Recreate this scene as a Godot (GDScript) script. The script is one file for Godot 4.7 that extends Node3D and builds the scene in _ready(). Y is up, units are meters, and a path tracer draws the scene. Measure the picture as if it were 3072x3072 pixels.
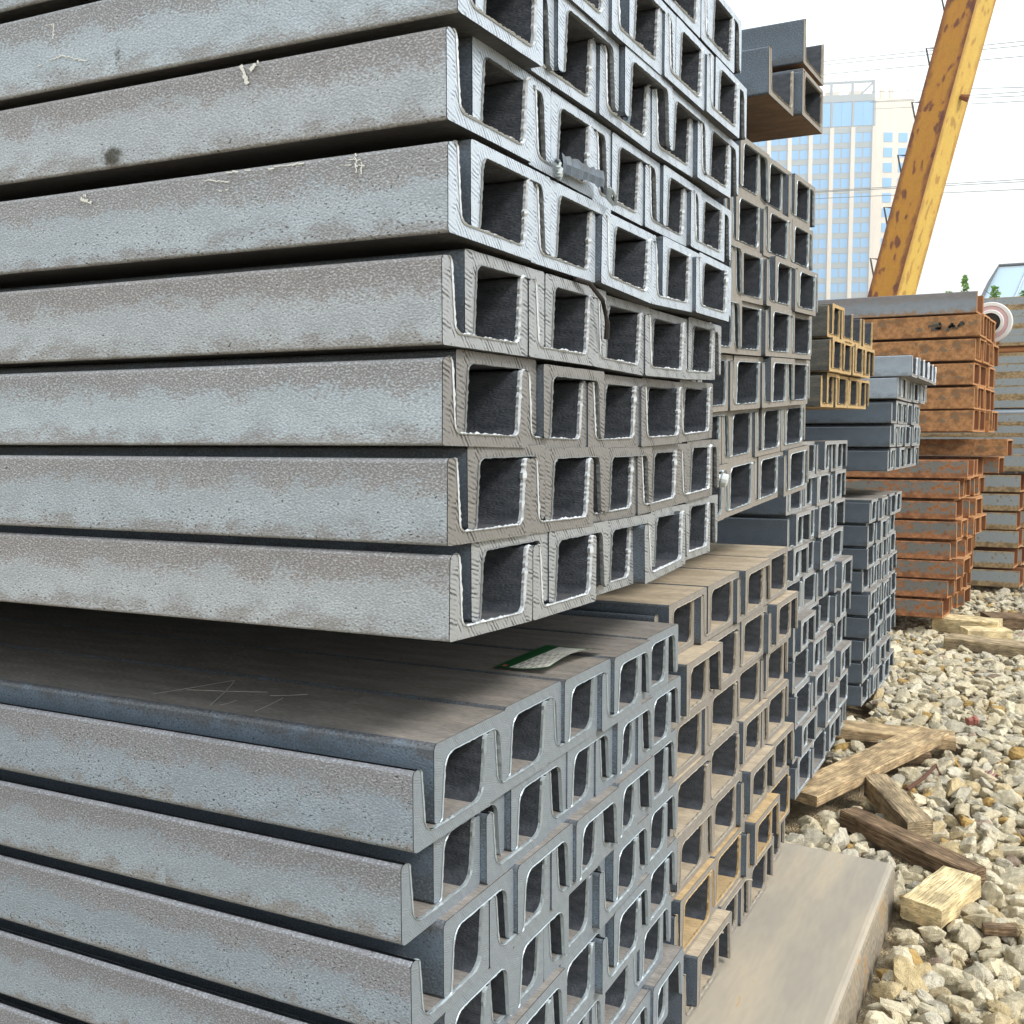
extends Node3D
# A steel yard: stacked channel sections seen past their sawn ends, gravel, a rusty gantry leg and a tower.

var used := {}
var M := {}
var specs := {}
var protos := {}
const ORD := ["first", "second", "third", "fourth", "fifth", "sixth", "seventh", "eighth", "ninth", "tenth", "eleventh", "twelfth"]

# ---------------------------------------------------------------- naming
func numbered(called: String) -> String:
	var n: int = used.get(called, 0)
	used[called] = n + 1
	return called if n == 0 else "%s_%03d" % [called, n]

func tag(o: Node, label: String, category: String, group := "", kind := "") -> Node:
	if label != "":
		o.set_meta("label", label)
	if category != "":
		o.set_meta("category", category)
	if group != "":
		o.set_meta("group", group)
	if kind != "":
		o.set_meta("kind", kind)
	return o

func thing(called: String, label: String, category: String, at := Vector3.ZERO, group := "") -> Node3D:
	var o := Node3D.new()
	o.name = numbered(called)
	o.position = at
	add_child(o)
	tag(o, label, category, group)
	return o

func part(called: String, mesh: Mesh, mat: Material, parent: Node) -> MeshInstance3D:
	var o := MeshInstance3D.new()
	o.name = called
	o.mesh = mesh
	if mat != null:
		o.material_override = mat
	parent.add_child(o, true)
	return o

func solo(called: String, mesh: Mesh, mat: Material, label: String, category: String, group := "") -> MeshInstance3D:
	var o := MeshInstance3D.new()
	o.name = numbered(called)
	o.mesh = mesh
	if mat != null:
		o.material_override = mat
	add_child(o)
	tag(o, label, category, group)
	return o

# ---------------------------------------------------------------- textures
func noise(w: int, h: int, seed_: int, fx: float, fy: float, oct := 3, kind := FastNoiseLite.TYPE_SIMPLEX_SMOOTH) -> PackedByteArray:
	# anisotropic noise: fx, fy = features across the picture
	var n := FastNoiseLite.new()
	n.seed = seed_
	n.noise_type = kind
	n.frequency = 1.0
	n.fractal_octaves = oct
	if kind == FastNoiseLite.TYPE_CELLULAR:
		n.cellular_return_type = FastNoiseLite.RETURN_DISTANCE2_SUB
	var out := PackedByteArray()
	out.resize(w * h)
	var k := 0
	for y in h:
		var yy := float(y) / h * fy
		for x in w:
			var v := n.get_noise_2d(float(x) / w * fx, yy) * 0.62 + 0.5
			out[k] = int(clampf(v, 0.0, 1.0) * 255.0)
			k += 1
	return out

func tex(img: Image) -> ImageTexture:
	img.generate_mipmaps()
	return ImageTexture.create_from_image(img)

func normal_tex(data: PackedByteArray, w: int, h: int, strength: float) -> ImageTexture:
	var img := Image.create_from_data(w, h, false, Image.FORMAT_L8, data)
	img.convert(Image.FORMAT_RGBA8)
	img.bump_map_to_normal_map(strength)
	return tex(img)

func put(d: PackedByteArray, k: int, c: Color) -> void:
	d[k] = int(clampf(c.r, 0, 1) * 255.0)
	d[k + 1] = int(clampf(c.g, 0, 1) * 255.0)
	d[k + 2] = int(clampf(c.b, 0, 1) * 255.0)

# rolled flange face: u runs along the bar, v from heel (0) to toe (1)
func scale_texture(seed_: int, mid: Color, toe: Color, heel: Color, pits: float) -> Array:
	var w := 1536
	var h := 128
	var a := noise(w, h, seed_, 22, 2.6, 4)
	var b := noise(w, h, seed_ + 1, 300, 34, 3)
	var c := noise(w, h, seed_ + 2, 170, 22, 3)
	var g := noise(w, h, seed_ + 3, 3.0, 1.2, 2)
	var d := PackedByteArray()
	d.resize(w * h * 3)
	var hgt := PackedByteArray()
	hgt.resize(w * h)
	var k := 0
	for y in h:
		var v := float(y) / h
		for x in w:
			var na := a[k] / 255.0 - 0.5
			var nb := b[k] / 255.0
			var nc := c[k] / 255.0
			var ng := g[k] / 255.0 - 0.5
			var t := smoothstep(0.52, 0.76, v + na * 0.34 + (nc - 0.5) * 0.34 + ng * 0.14)
			var lo := smoothstep(0.22, 0.02, v + na * 0.34 + (nc - 0.5) * 0.26 - ng * 0.14)
			var col := mid.lerp(toe, t * 0.9).lerp(heel, lo * 0.85)
			if nb > 0.64:
				col = col.lerp(mid.lightened(0.16), 0.55 if t > 0.25 else 0.35)
			col *= 0.88 + 0.24 * nb + na * 0.10 + ng * 0.06
			if nc < 0.27 * pits and v < 0.40 + na * 1.6 + ng and nb < 0.55:
				col *= 0.5
			put(d, k * 3, col)
			hgt[k] = int(clampf(nb * 0.7 + nc * 0.3, 0, 1) * 255)
			k += 1
	return [tex(Image.create_from_data(w, h, false, Image.FORMAT_RGB8, d)), normal_tex(hgt, w, h, 2.2)]

# sawn end face, uv covers the whole section
func saw_texture(seed_: int, light: Color, dark: Color, depth: float, wide: float) -> Array:
	var w := 512
	var h := 256
	var a := noise(w, h, seed_, 7, 4, 3)
	var b := noise(w, h, seed_ + 1, 90, 50, 2)
	var d := PackedByteArray()
	d.resize(w * h * 3)
	var hgt := PackedByteArray()
	hgt.resize(w * h)
	var k := 0
	for y in h:
		for x in w:
			var na := a[k] / 255.0 - 0.5
			var nb := b[k] / 255.0
			var fl := x < 44 or x > w - 44
			var ph := (x * 0.80 + y * 0.62) if not fl else (x * 0.30 + y * 1.0)
			ph += na * 9.0 + (nb - 0.5) * 3.0
			var s := 0.5 + 0.5 * sin(ph * TAU / wide)
			var cell := int(floor(ph / wide - 0.25))
			var amp := clampf(0.55 + na * 2.6, 0.0, 1.0) * (0.25 + 0.75 * float((cell * 7919 + 131) % 17) / 16.0)
			var line := pow(s, 2.2) * amp
			var col := light.lerp(dark, line * depth)
			col *= 0.92 + nb * 0.12 + na * 0.14
			put(d, k * 3, col)
			hgt[k] = int(clampf(0.75 - line * 0.45 * depth + nb * 0.12, 0, 1) * 255)
			k += 1
	return [tex(Image.create_from_data(w, h, false, Image.FORMAT_RGB8, d)), normal_tex(hgt, w, h, 3.0)]

# plain mottled surface
func mottle(seed_: int, w: int, h: int, fx: float, fy: float, lo: Color, hi: Color, fleck: Color, amount: float, bump := 2.0, grain := 1.0) -> Array:
	var a := noise(w, h, seed_, fx, fy, 4)
	var b := noise(w, h, seed_ + 1, fx * 9.0, fy * 9.0, 2)
	var d := PackedByteArray()
	d.resize(w * h * 3)
	for k in w * h:
		var na := a[k] / 255.0
		var nb := b[k] / 255.0
		var col := lo.lerp(hi, clampf((na - 0.25) * 1.6 + (nb - 0.5) * 0.5 * grain, 0, 1))
		if amount > 0.0:
			col = col.lerp(fleck, smoothstep(1.0 - amount, 1.05 - amount, na * 0.75 + nb * 0.3) * 0.85)
		col *= 1.0 + (0.14 * nb - 0.07) * grain
		put(d, k * 3, col)
	return [tex(Image.create_from_data(w, h, false, Image.FORMAT_RGB8, d)), normal_tex(b, w, h, bump)]

# rusty rolled steel: orange with grey islands in the middle of the face
func rust_texture(seed_: int, rust: Color, grey: Color, cover: float) -> Array:
	var w := 768
	var h := 128
	var a := noise(w, h, seed_, 38, 3.4, 4)
	var b := noise(w, h, seed_ + 1, 190, 18, 2)
	var c := noise(w, h, seed_ + 2, 13, 1.6, 2)
	var d := PackedByteArray()
	d.resize(w * h * 3)
	var k := 0
	for y in h:
		var v := float(y) / h
		for x in w:
			var na := a[k] / 255.0
			var nb := b[k] / 255.0
			var nc := c[k] / 255.0
			var keep := smoothstep(0.26, 0.36, v + (na - 0.5) * 0.12) * smoothstep(1.0, 0.86, v + (na - 0.5) * 0.1)
			var g := smoothstep(1.0 - cover, 1.08 - cover, na * 0.7 + nc * 0.45) * keep
			var col := rust * (0.72 + 0.36 * na + 0.16 * nb)
			col = col.lerp(Color(rust.r * 0.72, rust.g * 0.68, rust.b * 0.66), smoothstep(0.48, 0.78, nc) * 0.6)
			col = col.lerp(grey * (0.85 + 0.25 * nb), g * 0.92)
			put(d, k * 3, col)
			k += 1
	return [tex(Image.create_from_data(w, h, false, Image.FORMAT_RGB8, d)), normal_tex(b, w, h, 2.0)]

func wood_texture(seed_: int, lo: Color, hi: Color) -> Array:
	var w := 512
	var h := 192
	var a := noise(w, h, seed_, 2.2, 46, 3)
	var b := noise(w, h, seed_ + 1, 9, 96, 2)
	var c := noise(w, h, seed_ + 2, 5, 3, 3)
	var d := PackedByteArray()
	d.resize(w * h * 3)
	var hg := PackedByteArray()
	hg.resize(w * h)
	for k in w * h:
		var t := a[k] / 255.0 * 0.6 + b[k] / 255.0 * 0.4
		var col := lo.lerp(hi, clampf((t - 0.3) * 2.2, 0, 1))
		col *= 0.75 + 0.5 * (c[k] / 255.0)
		if b[k] < 42:
			col *= 0.62
		put(d, k * 3, col)
		hg[k] = int(clampf(t, 0, 1) * 255)
	return [tex(Image.create_from_data(w, h, false, Image.FORMAT_RGB8, d)), normal_tex(hg, w, h, 2.5)]

func mat(t: Array, rough: float, metal := 0.0, nscale := 1.0, tint := Color.WHITE, uvs := Vector3.ONE) -> StandardMaterial3D:
	var m := StandardMaterial3D.new()
	m.albedo_texture = t[0]
	m.albedo_color = tint
	m.roughness = rough
	m.metallic = metal
	m.metallic_specular = 0.4
	if t.size() > 1 and nscale > 0.0:
		m.normal_enabled = true
		m.normal_texture = t[1]
		m.normal_scale = nscale
	m.uv1_scale = uvs
	m.cull_mode = BaseMaterial3D.CULL_DISABLED
	return m

func flat(c: Color, rough := 0.8, metal := 0.0) -> StandardMaterial3D:
	var m := StandardMaterial3D.new()
	m.albedo_color = c
	m.roughness = rough
	m.metallic = metal
	m.cull_mode = BaseMaterial3D.CULL_DISABLED
	return m

# ---------------------------------------------------------------- mesh helpers
func quad(st: SurfaceTool, a: Vector3, b: Vector3, c: Vector3, d: Vector3, ua := Vector2(0, 0), ub := Vector2(1, 0), uc := Vector2(1, 1), ud := Vector2(0, 1)) -> void:
	var n := (c - a).cross(b - a)
	if n.length_squared() < 1e-16:
		n = (d - a).cross(c - a)
	n = n.normalized()
	for p in [[a, ua], [b, ub], [c, uc], [a, ua], [c, uc], [d, ud]]:
		st.set_normal(n)
		st.set_uv(p[1])
		st.add_vertex(p[0])

func begin() -> SurfaceTool:
	var st := SurfaceTool.new()
	st.begin(Mesh.PRIMITIVE_TRIANGLES)
	return st

func finish(st: SurfaceTool, into: ArrayMesh = null) -> ArrayMesh:
	st.generate_tangents()
	return st.commit(into)

# a box from eight corners with worn, slightly uneven edges; u along x, v round the section
func block_mesh(size: Vector3, bevel: float, wob: float, seed_: int, slant := 0.0, taper := 1.0) -> ArrayMesh:
	var r := RandomNumberGenerator.new()
	r.seed = seed_
	var st := begin()
	var n := 7
	var rings := []
	for i in n + 1:
		var t := float(i) / n
		var x := (t - 0.5) * size.x
		var ring := []
		var hy := size.y * 0.5 * lerpf(1.0, taper, t)
		var hz := size.z * 0.5 * lerpf(1.0, taper, t)
		var e := bevel * r.randf_range(0.5, 1.6)
		for q in [[-hz + e, -hy], [hz - e, -hy], [hz, -hy + e], [hz, hy - e], [hz - e, hy], [-hz + e, hy], [-hz, hy - e], [-hz, -hy + e]]:
			var sx: float = slant * q[0] if (i == 0 or i == n) else 0.0
			ring.append(Vector3(x + sx, q[1] + r.randf_range(-wob, wob), q[0] + r.randf_range(-wob, wob)))
		rings.append(ring)
	var per := 0.0
	for j in 8:
		var j2 := (j + 1) % 8
		var len: float = (rings[0][j] as Vector3).distance_to(rings[0][j2])
		for i in n:
			var u0 := (float(i) / n) * size.x * 4.0
			var u1 := (float(i + 1) / n) * size.x * 4.0
			quad(st, rings[i][j], rings[i + 1][j], rings[i + 1][j2], rings[i][j2], Vector2(u0, per * 9), Vector2(u1, per * 9), Vector2(u1, (per + len) * 9), Vector2(u0, (per + len) * 9))
		per += len
	for end in [0, n]:
		var c := Vector3.ZERO
		for p in rings[end]:
			c += p / 8.0
		for j in 8:
			var a: Vector3 = rings[end][j]
			var b: Vector3 = rings[end][(j + 1) % 8]
			quad(st, c, a, b, b, Vector2(c.z * 9, c.y * 9), Vector2(a.z * 9, a.y * 9), Vector2(b.z * 9, b.y * 9), Vector2(b.z * 9, b.y * 9))
	return finish(st)

func box_into(st: SurfaceTool, c: Vector3, s: Vector3) -> void:
	var h := s * 0.5
	var p := []
	for i in 8:
		p.append(c + Vector3(h.x if i & 1 else -h.x, h.y if i & 2 else -h.y, h.z if i & 4 else -h.z))
	quad(st, p[0], p[1], p[3], p[2]); quad(st, p[5], p[4], p[6], p[7])
	quad(st, p[4], p[0], p[2], p[6]); quad(st, p[1], p[5], p[7], p[3])
	quad(st, p[2], p[3], p[7], p[6]); quad(st, p[4], p[5], p[1], p[0])

func box_mesh(s: Vector3) -> ArrayMesh:
	var st := begin()
	box_into(st, Vector3.ZERO, s)
	return finish(st)

func tube(st: SurfaceTool, pts: Array, r0: float, r1: float, sides := 7) -> void:
	var rings := []
	for i in pts.size():
		var a: Vector3 = pts[maxi(i - 1, 0)]
		var b: Vector3 = pts[mini(i + 1, pts.size() - 1)]
		var d := (b - a).normalized()
		var up := Vector3.UP if absf(d.y) < 0.9 else Vector3.RIGHT
		var e1 := d.cross(up).normalized()
		var e2 := d.cross(e1)
		var ring := []
		var rr := lerpf(r0, r1, float(i) / maxf(1.0, pts.size() - 1))
		for j in sides:
			var t := TAU * j / sides
			ring.append((pts[i] as Vector3) + (e1 * cos(t) + e2 * sin(t)) * rr)
		rings.append(ring)
	for i in pts.size() - 1:
		for j in sides:
			var j2 := (j + 1) % sides
			quad(st, rings[i][j], rings[i + 1][j], rings[i + 1][j2], rings[i][j2])
	for i in [0, pts.size() - 1]:
		for j in sides:
			quad(st, pts[i], rings[i][j], rings[i][(j + 1) % sides], rings[i][(j + 1) % sides])

# ---------------------------------------------------------------- the channel section
func arc(cx: float, cy: float, r: float, a0: float, a1: float, n: int) -> Array:
	var o := []
	for i in n + 1:
		var t := lerpf(a0, a1, float(i) / n)
		o.append(Vector2(cx + cos(t) * r, cy + sin(t) * r))
	return o

# (z, y) outline of a channel lying on its web, toes up
func profile(s: Dictionary) -> Dictionary:
	var h2: float = s.h * 0.5
	var ro: float = s.ro
	var rf: float = s.rf
	var tr: float = s.tf * 1.15
	var tt: float = s.tf * 0.85
	var rt: float = tt * 0.34
	var out := arc(h2 - ro, ro, ro, -PI / 2, 0, 4)
	out.append_array(arc(h2 - rt, s.b - rt, rt, 0, PI / 2, 3))
	var inn := arc(h2 - tt + rt, s.b - rt, rt, PI / 2, PI, 3)
	inn.append_array(arc(h2 - tr - rf, s.t + rf, rf, 0, -PI / 2, 5))
	return {"out": out, "inn": inn, "web_out": [Vector2(-h2 + ro, 0), Vector2(h2 - ro, 0)], "web_in": [Vector2(h2 - tr - rf, s.t), Vector2(-h2 + tr + rf, s.t)]}

func mirror(p: Array) -> Array:
	var o := []
	for i in range(p.size() - 1, -1, -1):
		o.append(Vector2(-p[i].x, p[i].y))
	return o

func strip(pts: Array, L: float, u0: float, s: Dictionary, web: bool, into: ArrayMesh = null, shear := 0.0) -> ArrayMesh:
	var st := begin()
	var nrm := []
	for i in pts.size():
		var a: Vector2 = pts[maxi(i - 1, 0)]
		var b: Vector2 = pts[mini(i + 1, pts.size() - 1)]
		var d := (b - a).normalized()
		nrm.append(Vector3(0, -d.x, d.y))
	var xs := [0.0, -0.35, -L]
	for k in xs.size() - 1:
		for i in pts.size() - 1:
			var a: Vector2 = pts[i]
			var b: Vector2 = pts[i + 1]
			var va: float = (a.x / s.h + 0.5) if web else a.y / s.b
			var vb: float = (b.x / s.h + 0.5) if web else b.y / s.b
			if not web and va > 0.985 and vb > 0.985:
				va = 0.98
				vb = 0.97
			var x0: float = xs[k]
			var x1: float = xs[k + 1]
			var sa: float = -shear * a.x if k == 0 else 0.0
			var sb: float = -shear * b.x if k == 0 else 0.0
			var P := [[Vector3(x0 + sa, a.y, a.x), nrm[i], Vector2(u0 - x0 / 0.6, va)], [Vector3(x1, a.y, a.x), nrm[i], Vector2(u0 - x1 / 0.6, va)], [Vector3(x1, b.y, b.x), nrm[i + 1], Vector2(u0 - x1 / 0.6, vb)], [Vector3(x0 + sb, b.y, b.x), nrm[i + 1], Vector2(u0 - x0 / 0.6, vb)]]
			for q in [0, 1, 2, 0, 2, 3]:
				st.set_normal(P[q][1])
				st.set_uv(P[q][2])
				st.add_vertex(P[q][0])
	return finish(st, into)

func dense(pts: Array, step: float) -> Array:
	var o := []
	for i in pts.size() - 1:
		var a: Vector2 = pts[i]
		var b: Vector2 = pts[i + 1]
		var n := maxi(1, int(a.distance_to(b) / step))
		for k in n:
			o.append(a.lerp(b, float(k) / n))
	o.append(pts[pts.size() - 1])
	return o

# the sawn face with its ragged burr
func end_mesh(s: Dictionary, burr: float, r: RandomNumberGenerator, step: float, shear := 0.0, weight := 1.0) -> ArrayMesh:
	var p := profile(s)
	var chain := []
	chain.append_array(p.inn)
	chain.append_array(p.web_in)
	chain.append_array(mirror(p.inn))
	var dc := dense(chain, step)
	var inner := []
	var inward := []
	for i in dc.size():
		var a: Vector2 = dc[maxi(i - 1, 0)]
		var b: Vector2 = dc[mini(i + 1, dc.size() - 1)]
		var d := (b - a).normalized()
		inward.append(Vector2(d.y, -d.x))
	# the hollow side lies to the right of the chain (toe, down, across, up)
	for i in dc.size():
		var c: Vector2 = inward[i]
		var probe: Vector2 = dc[i] + c * 0.001
		if i == dc.size() / 2 and probe.y < dc[i].y:
			for k in inward.size():
				inward[k] = -inward[k]
			break
	for i in dc.size():
		inner.append((dc[i] as Vector2) + inward[i] * r.randf_range(0.0, burr * 0.35))
	var outer := []
	outer.append_array(mirror(p.out))
	outer.append_array(p.web_out)
	outer.append_array(p.out)
	# mirror(out): toe down to heel on the far side; then web; then heel up to toe on the near side
	var od := dense(outer, step * 1.6)
	var poly := PackedVector2Array()
	for q in od:
		poly.append((q as Vector2) + Vector2(r.randf_range(-1, 1), r.randf_range(-1, 1)) * burr * 0.12)
	for q in inner:
		if poly[poly.size() - 1].distance_to(q) > 1e-5:
			poly.append(q)
	if poly[0].distance_to(poly[poly.size() - 1]) < 1e-5:
		poly.remove_at(poly.size() - 1)
	var idx := Geometry2D.triangulate_polygon(poly)
	var st := begin()
	var du := r.randf_range(-0.02, 0.02)
	for i in idx:
		var q := poly[i]
		st.set_normal(Vector3(1, 0, shear).normalized())
		st.set_uv(Vector2(q.x / s.h + 0.5 + du * 0.3, 1.0 - q.y / s.h * 2.0 + du))
		st.add_vertex(Vector3(0.0004 - shear * q.x, q.y, q.x))
	var m := finish(st)
	st = begin()
	var prev := []
	for i in dc.size():
		var b: Vector2 = inner[i]
		var iw: Vector2 = inward[i]
		var f := float(i) / dc.size()
		var strong := 1.0 if iw.y > 0.7 else (0.35 if f < 0.4 else 0.8)
		strong *= 0.55 + 0.75 * absf(sin(f * 23.0 + du * 200.0)) * absf(cos(f * 9.0 + du * 90.0))
		var e := burr * (0.1 + 1.25 * pow(r.randf(), 1.6)) * strong * weight
		var tip: Vector2 = b + iw * e
		var root: Vector2 = (dc[i] as Vector2) - iw * 0.00025
		var row := [Vector3(0.0007, root.y, root.x), Vector3(0.0012 + e * 0.9, b.y + iw.y * e * 0.3, b.x + iw.x * e * 0.3), Vector3(0.0002 + e * 0.2, tip.y, tip.x), Vector3(-0.0012 - e * 0.6, dc[i].y + iw.y * 0.0002, dc[i].x + iw.x * 0.0002)]
		for k in 4:
			row[k].x -= shear * row[k].z
		if i > 0:
			for k in 3:
				quad(st, prev[k], row[k], row[k + 1], prev[k + 1])
		prev = row
	return finish(st, m)

func build_spec(key: String, s: Dictionary) -> void:
	s.key = key
	specs[key] = s
	var p := profile(s)
	var r := RandomNumberGenerator.new()
	r.seed = hash(key)
	s.meshes = []
	# the ends of a bundle are sawn in one slanting cut: the slant is mirrored for pieces lying toes down
	for v in s.variants * 2:
		var u0: float = v * 0.37
		var k: float = s.get("shear", 0.0) * (1.0 if v < s.variants else -1.0)
		var d := {}
		if s.parts:
			d.near = strip(p.out, s.L, u0, s, false, null, k)
			d.near = strip(p.inn, s.L, u0, s, false, d.near, k)
			d.far = strip(mirror(p.out), s.L, u0 + 0.5, s, false, null, k)
			d.far = strip(mirror(p.inn), s.L, u0 + 0.5, s, false, d.far, k)
			d.web = strip(p.web_out, s.L, u0, s, true, null, k)
			d.web = strip(p.web_in, s.L, u0, s, true, d.web, k)
		else:
			var one: ArrayMesh = null
			for q in [[p.out, false], [mirror(p.out), false], [p.web_out, true], [p.inn, false], [mirror(p.inn), false], [p.web_in, true]]:
				one = strip(q[0], s.L, u0, s, q[1], one, k)
			d.one = one
		d.end = end_mesh(s, s.burr, r, s.step, k, 1.0 if v < s.variants else 0.5)
		s.meshes.append(d)

# one channel; look = [flange outside, flange inside, web outside, web inside, end face, burr]
func channel(called: String, spec: String, look_in: Array, variant: int, toes_up: bool, x: float, y: float, z: float, tilt: float, label: String, category: String, group: String, yaw := 0.0) -> Node3D:
	var s: Dictionary = specs[spec]
	var look: Array = look_in
	if not toes_up:
		variant += s.variants
	var key := "%s|%s|%d|%s" % [spec, str(look), variant, called]
	var o: Node3D
	if protos.has(key):
		o = (protos[key] as Node3D).duplicate()
		o.name = numbered(called)
		add_child(o)
	else:
		var d: Dictionary = s.meshes[variant]
		if s.parts:
			o = Node3D.new()
			var web := part("web", d.web, null, o)
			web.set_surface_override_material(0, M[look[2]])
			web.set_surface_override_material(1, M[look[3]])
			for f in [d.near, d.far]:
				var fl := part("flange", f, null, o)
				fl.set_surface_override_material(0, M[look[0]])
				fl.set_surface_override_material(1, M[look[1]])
		else:
			var mi := MeshInstance3D.new()
			mi.mesh = d.one
			for k in 6:
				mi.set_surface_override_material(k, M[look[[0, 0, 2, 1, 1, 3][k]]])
			o = mi
		var e := part("cut_end", d.end, null, o)
		e.set_surface_override_material(0, M[look[4]])
		e.set_surface_override_material(1, M[look[5]])
		o.name = numbered(called)
		add_child(o)
		protos[key] = o
	tag(o, label, category, group)
	if toes_up:
		o.position = Vector3(x, y, z)
		o.rotation = Vector3(tilt, yaw, 0)
	else:
		o.position = Vector3(x, y + s.b, z)
		o.basis = Basis.from_euler(Vector3(tilt, yaw, 0)) * Basis(Vector3.RIGHT, PI)
	return o

# a bundle of nested channels: each layer a row toes up with a row toes down set into it
# p: spec, look, name, where, group, z0, cols, d (shift of the toes-down row), rows = [[x0, y0, skew, tilt], ...] from the top
func bundle(p: Dictionary) -> void:
	var s: Dictionary = specs[p.spec]
	var r := RandomNumberGenerator.new()
	r.seed = hash(p.where)
	var pitch: float = s.h + 0.0005
	var rows: Array = p.rows
	var looks: Array = p.looks
	var yaw: float = p.get("yaw", 0.0)
	var proud: float = p.get("proud", 0.0)
	for i in rows.size():
		var row: Array = rows[i]
		var d: float = p.d * r.randf_range(0.75, 1.25)
		var lay: String = ORD[i]
		var look: Array = looks[i % looks.size()] if looks.size() > 1 else looks[0]
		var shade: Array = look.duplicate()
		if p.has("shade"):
			shade[0] = p.shade  # inner channels: darker flange colour holds unweathered scale plus blocked light
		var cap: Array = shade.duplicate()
		if p.has("cap_burr"):
			cap[5] = p.cap_burr
		var cols: int = p.cols
		for j in cols:
			var zl: float = p.z0 - pitch * j
			var zc: float = zl - s.h * 0.5
			var x: float = row[0] + row[2] * (p.z0 - zc)
			var y: float = row[1] + row[3] * (p.z0 - zc)
			if row.size() > 4 and j < row[4].size() - 1:
				x = (row[4][j] + row[4][j + 1]) * 0.5 if j == 0 else row[4][j + 1] - row[2] * s.h * 0.5
				y = (row[5][j] + row[5][j + 1]) * 0.5
			else:
				x += r.randf_range(-1, 1) * p.jit
			var tilt: float = row[3]
			if row.size() > 5 and j < row[5].size() - 1:
				tilt = (row[5][j + 1] - row[5][j]) / pitch
			var v := r.randi_range(0, s.variants - 1)
			var lab: String = "%s channel, toes up, %s from left, %s layer down, %s" % [p.colour, ORD[j], lay, p.where]
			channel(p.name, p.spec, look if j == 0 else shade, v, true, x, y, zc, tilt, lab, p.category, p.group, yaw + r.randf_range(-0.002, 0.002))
			if p.has("skip_caps") and i < p.skip_caps.size() and j in p.skip_caps[i]:
				continue
			var zc2: float = zc - d + r.randf_range(-0.0012, 0.0012)
			var x2: float = (x if row.size() < 5 else row[0] + row[2] * (p.z0 - zc)) + row[2] * d + proud + r.randf_range(-1, 1) * p.jit * 1.2
			v = r.randi_range(0, s.variants - 1)
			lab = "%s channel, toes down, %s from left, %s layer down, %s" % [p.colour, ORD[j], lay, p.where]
			channel(p.name, p.spec, cap, v, false, x2, y + s.t + 0.0003 + row[3] * d, zc2, row[3], lab, p.category, p.group, yaw + r.randf_range(-0.002, 0.002))

# ---------------------------------------------------------------- stones
func stone_mesh(seed_: int, cuts: int, sub: int) -> ArrayMesh:
	var r := RandomNumberGenerator.new()
	r.seed = seed_
	var sp := SphereMesh.new()
	sp.radial_segments = 16 if sub > 1 else 9
	sp.rings = 9 if sub > 1 else 5
	sp.radius = 1.0
	sp.height = 2.0
	var planes := []
	for i in cuts:
		var n := Vector3(r.randfn(), r.randfn(), r.randfn()).normalized()
		planes.append([n, r.randf_range(0.36, 0.74)])
	var sc := Vector3(r.randf_range(1.15, 1.6), r.randf_range(0.8, 1.05), r.randf_range(0.9, 1.2))
	var arr := sp.get_mesh_arrays()
	var vs: PackedVector3Array = arr[Mesh.ARRAY_VERTEX]
	var ix: PackedInt32Array = arr[Mesh.ARRAY_INDEX]
	var nz := FastNoiseLite.new()
	nz.seed = seed_
	nz.frequency = 1.3
	var w := PackedVector3Array()
	for v in vs:
		var q := v.normalized()
		var rad := 1.0
		for pl in planes:
			var dd: float = q.dot(pl[0])
			if dd > 0.05:
				rad = minf(rad, pl[1] / dd)
		rad *= 1.0 + nz.get_noise_3dv(q * 1.4) * 0.16
		w.append(q * rad * sc)
	# soft-edged facets: blend flat and smooth normals
	var acc := {}
	for t in range(0, ix.size(), 3):
		var n := (w[ix[t + 2]] - w[ix[t]]).cross(w[ix[t + 1]] - w[ix[t]])
		for k in 3:
			var kk := (w[ix[t + k]] * 500.0).round()
			acc[kk] = acc.get(kk, Vector3.ZERO) + n
	var st := begin()
	for t in range(0, ix.size(), 3):
		var n := (w[ix[t + 2]] - w[ix[t]]).cross(w[ix[t + 1]] - w[ix[t]])
		if n.length() < 1e-9:
			continue
		n = n.normalized()
		for k in 3:
			var kk := (w[ix[t + k]] * 500.0).round()
			st.set_normal((n * 0.95 + (acc[kk] as Vector3).normalized() * 0.15).normalized())
			st.add_vertex(w[ix[t + k]])
	return st.commit()

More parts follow.
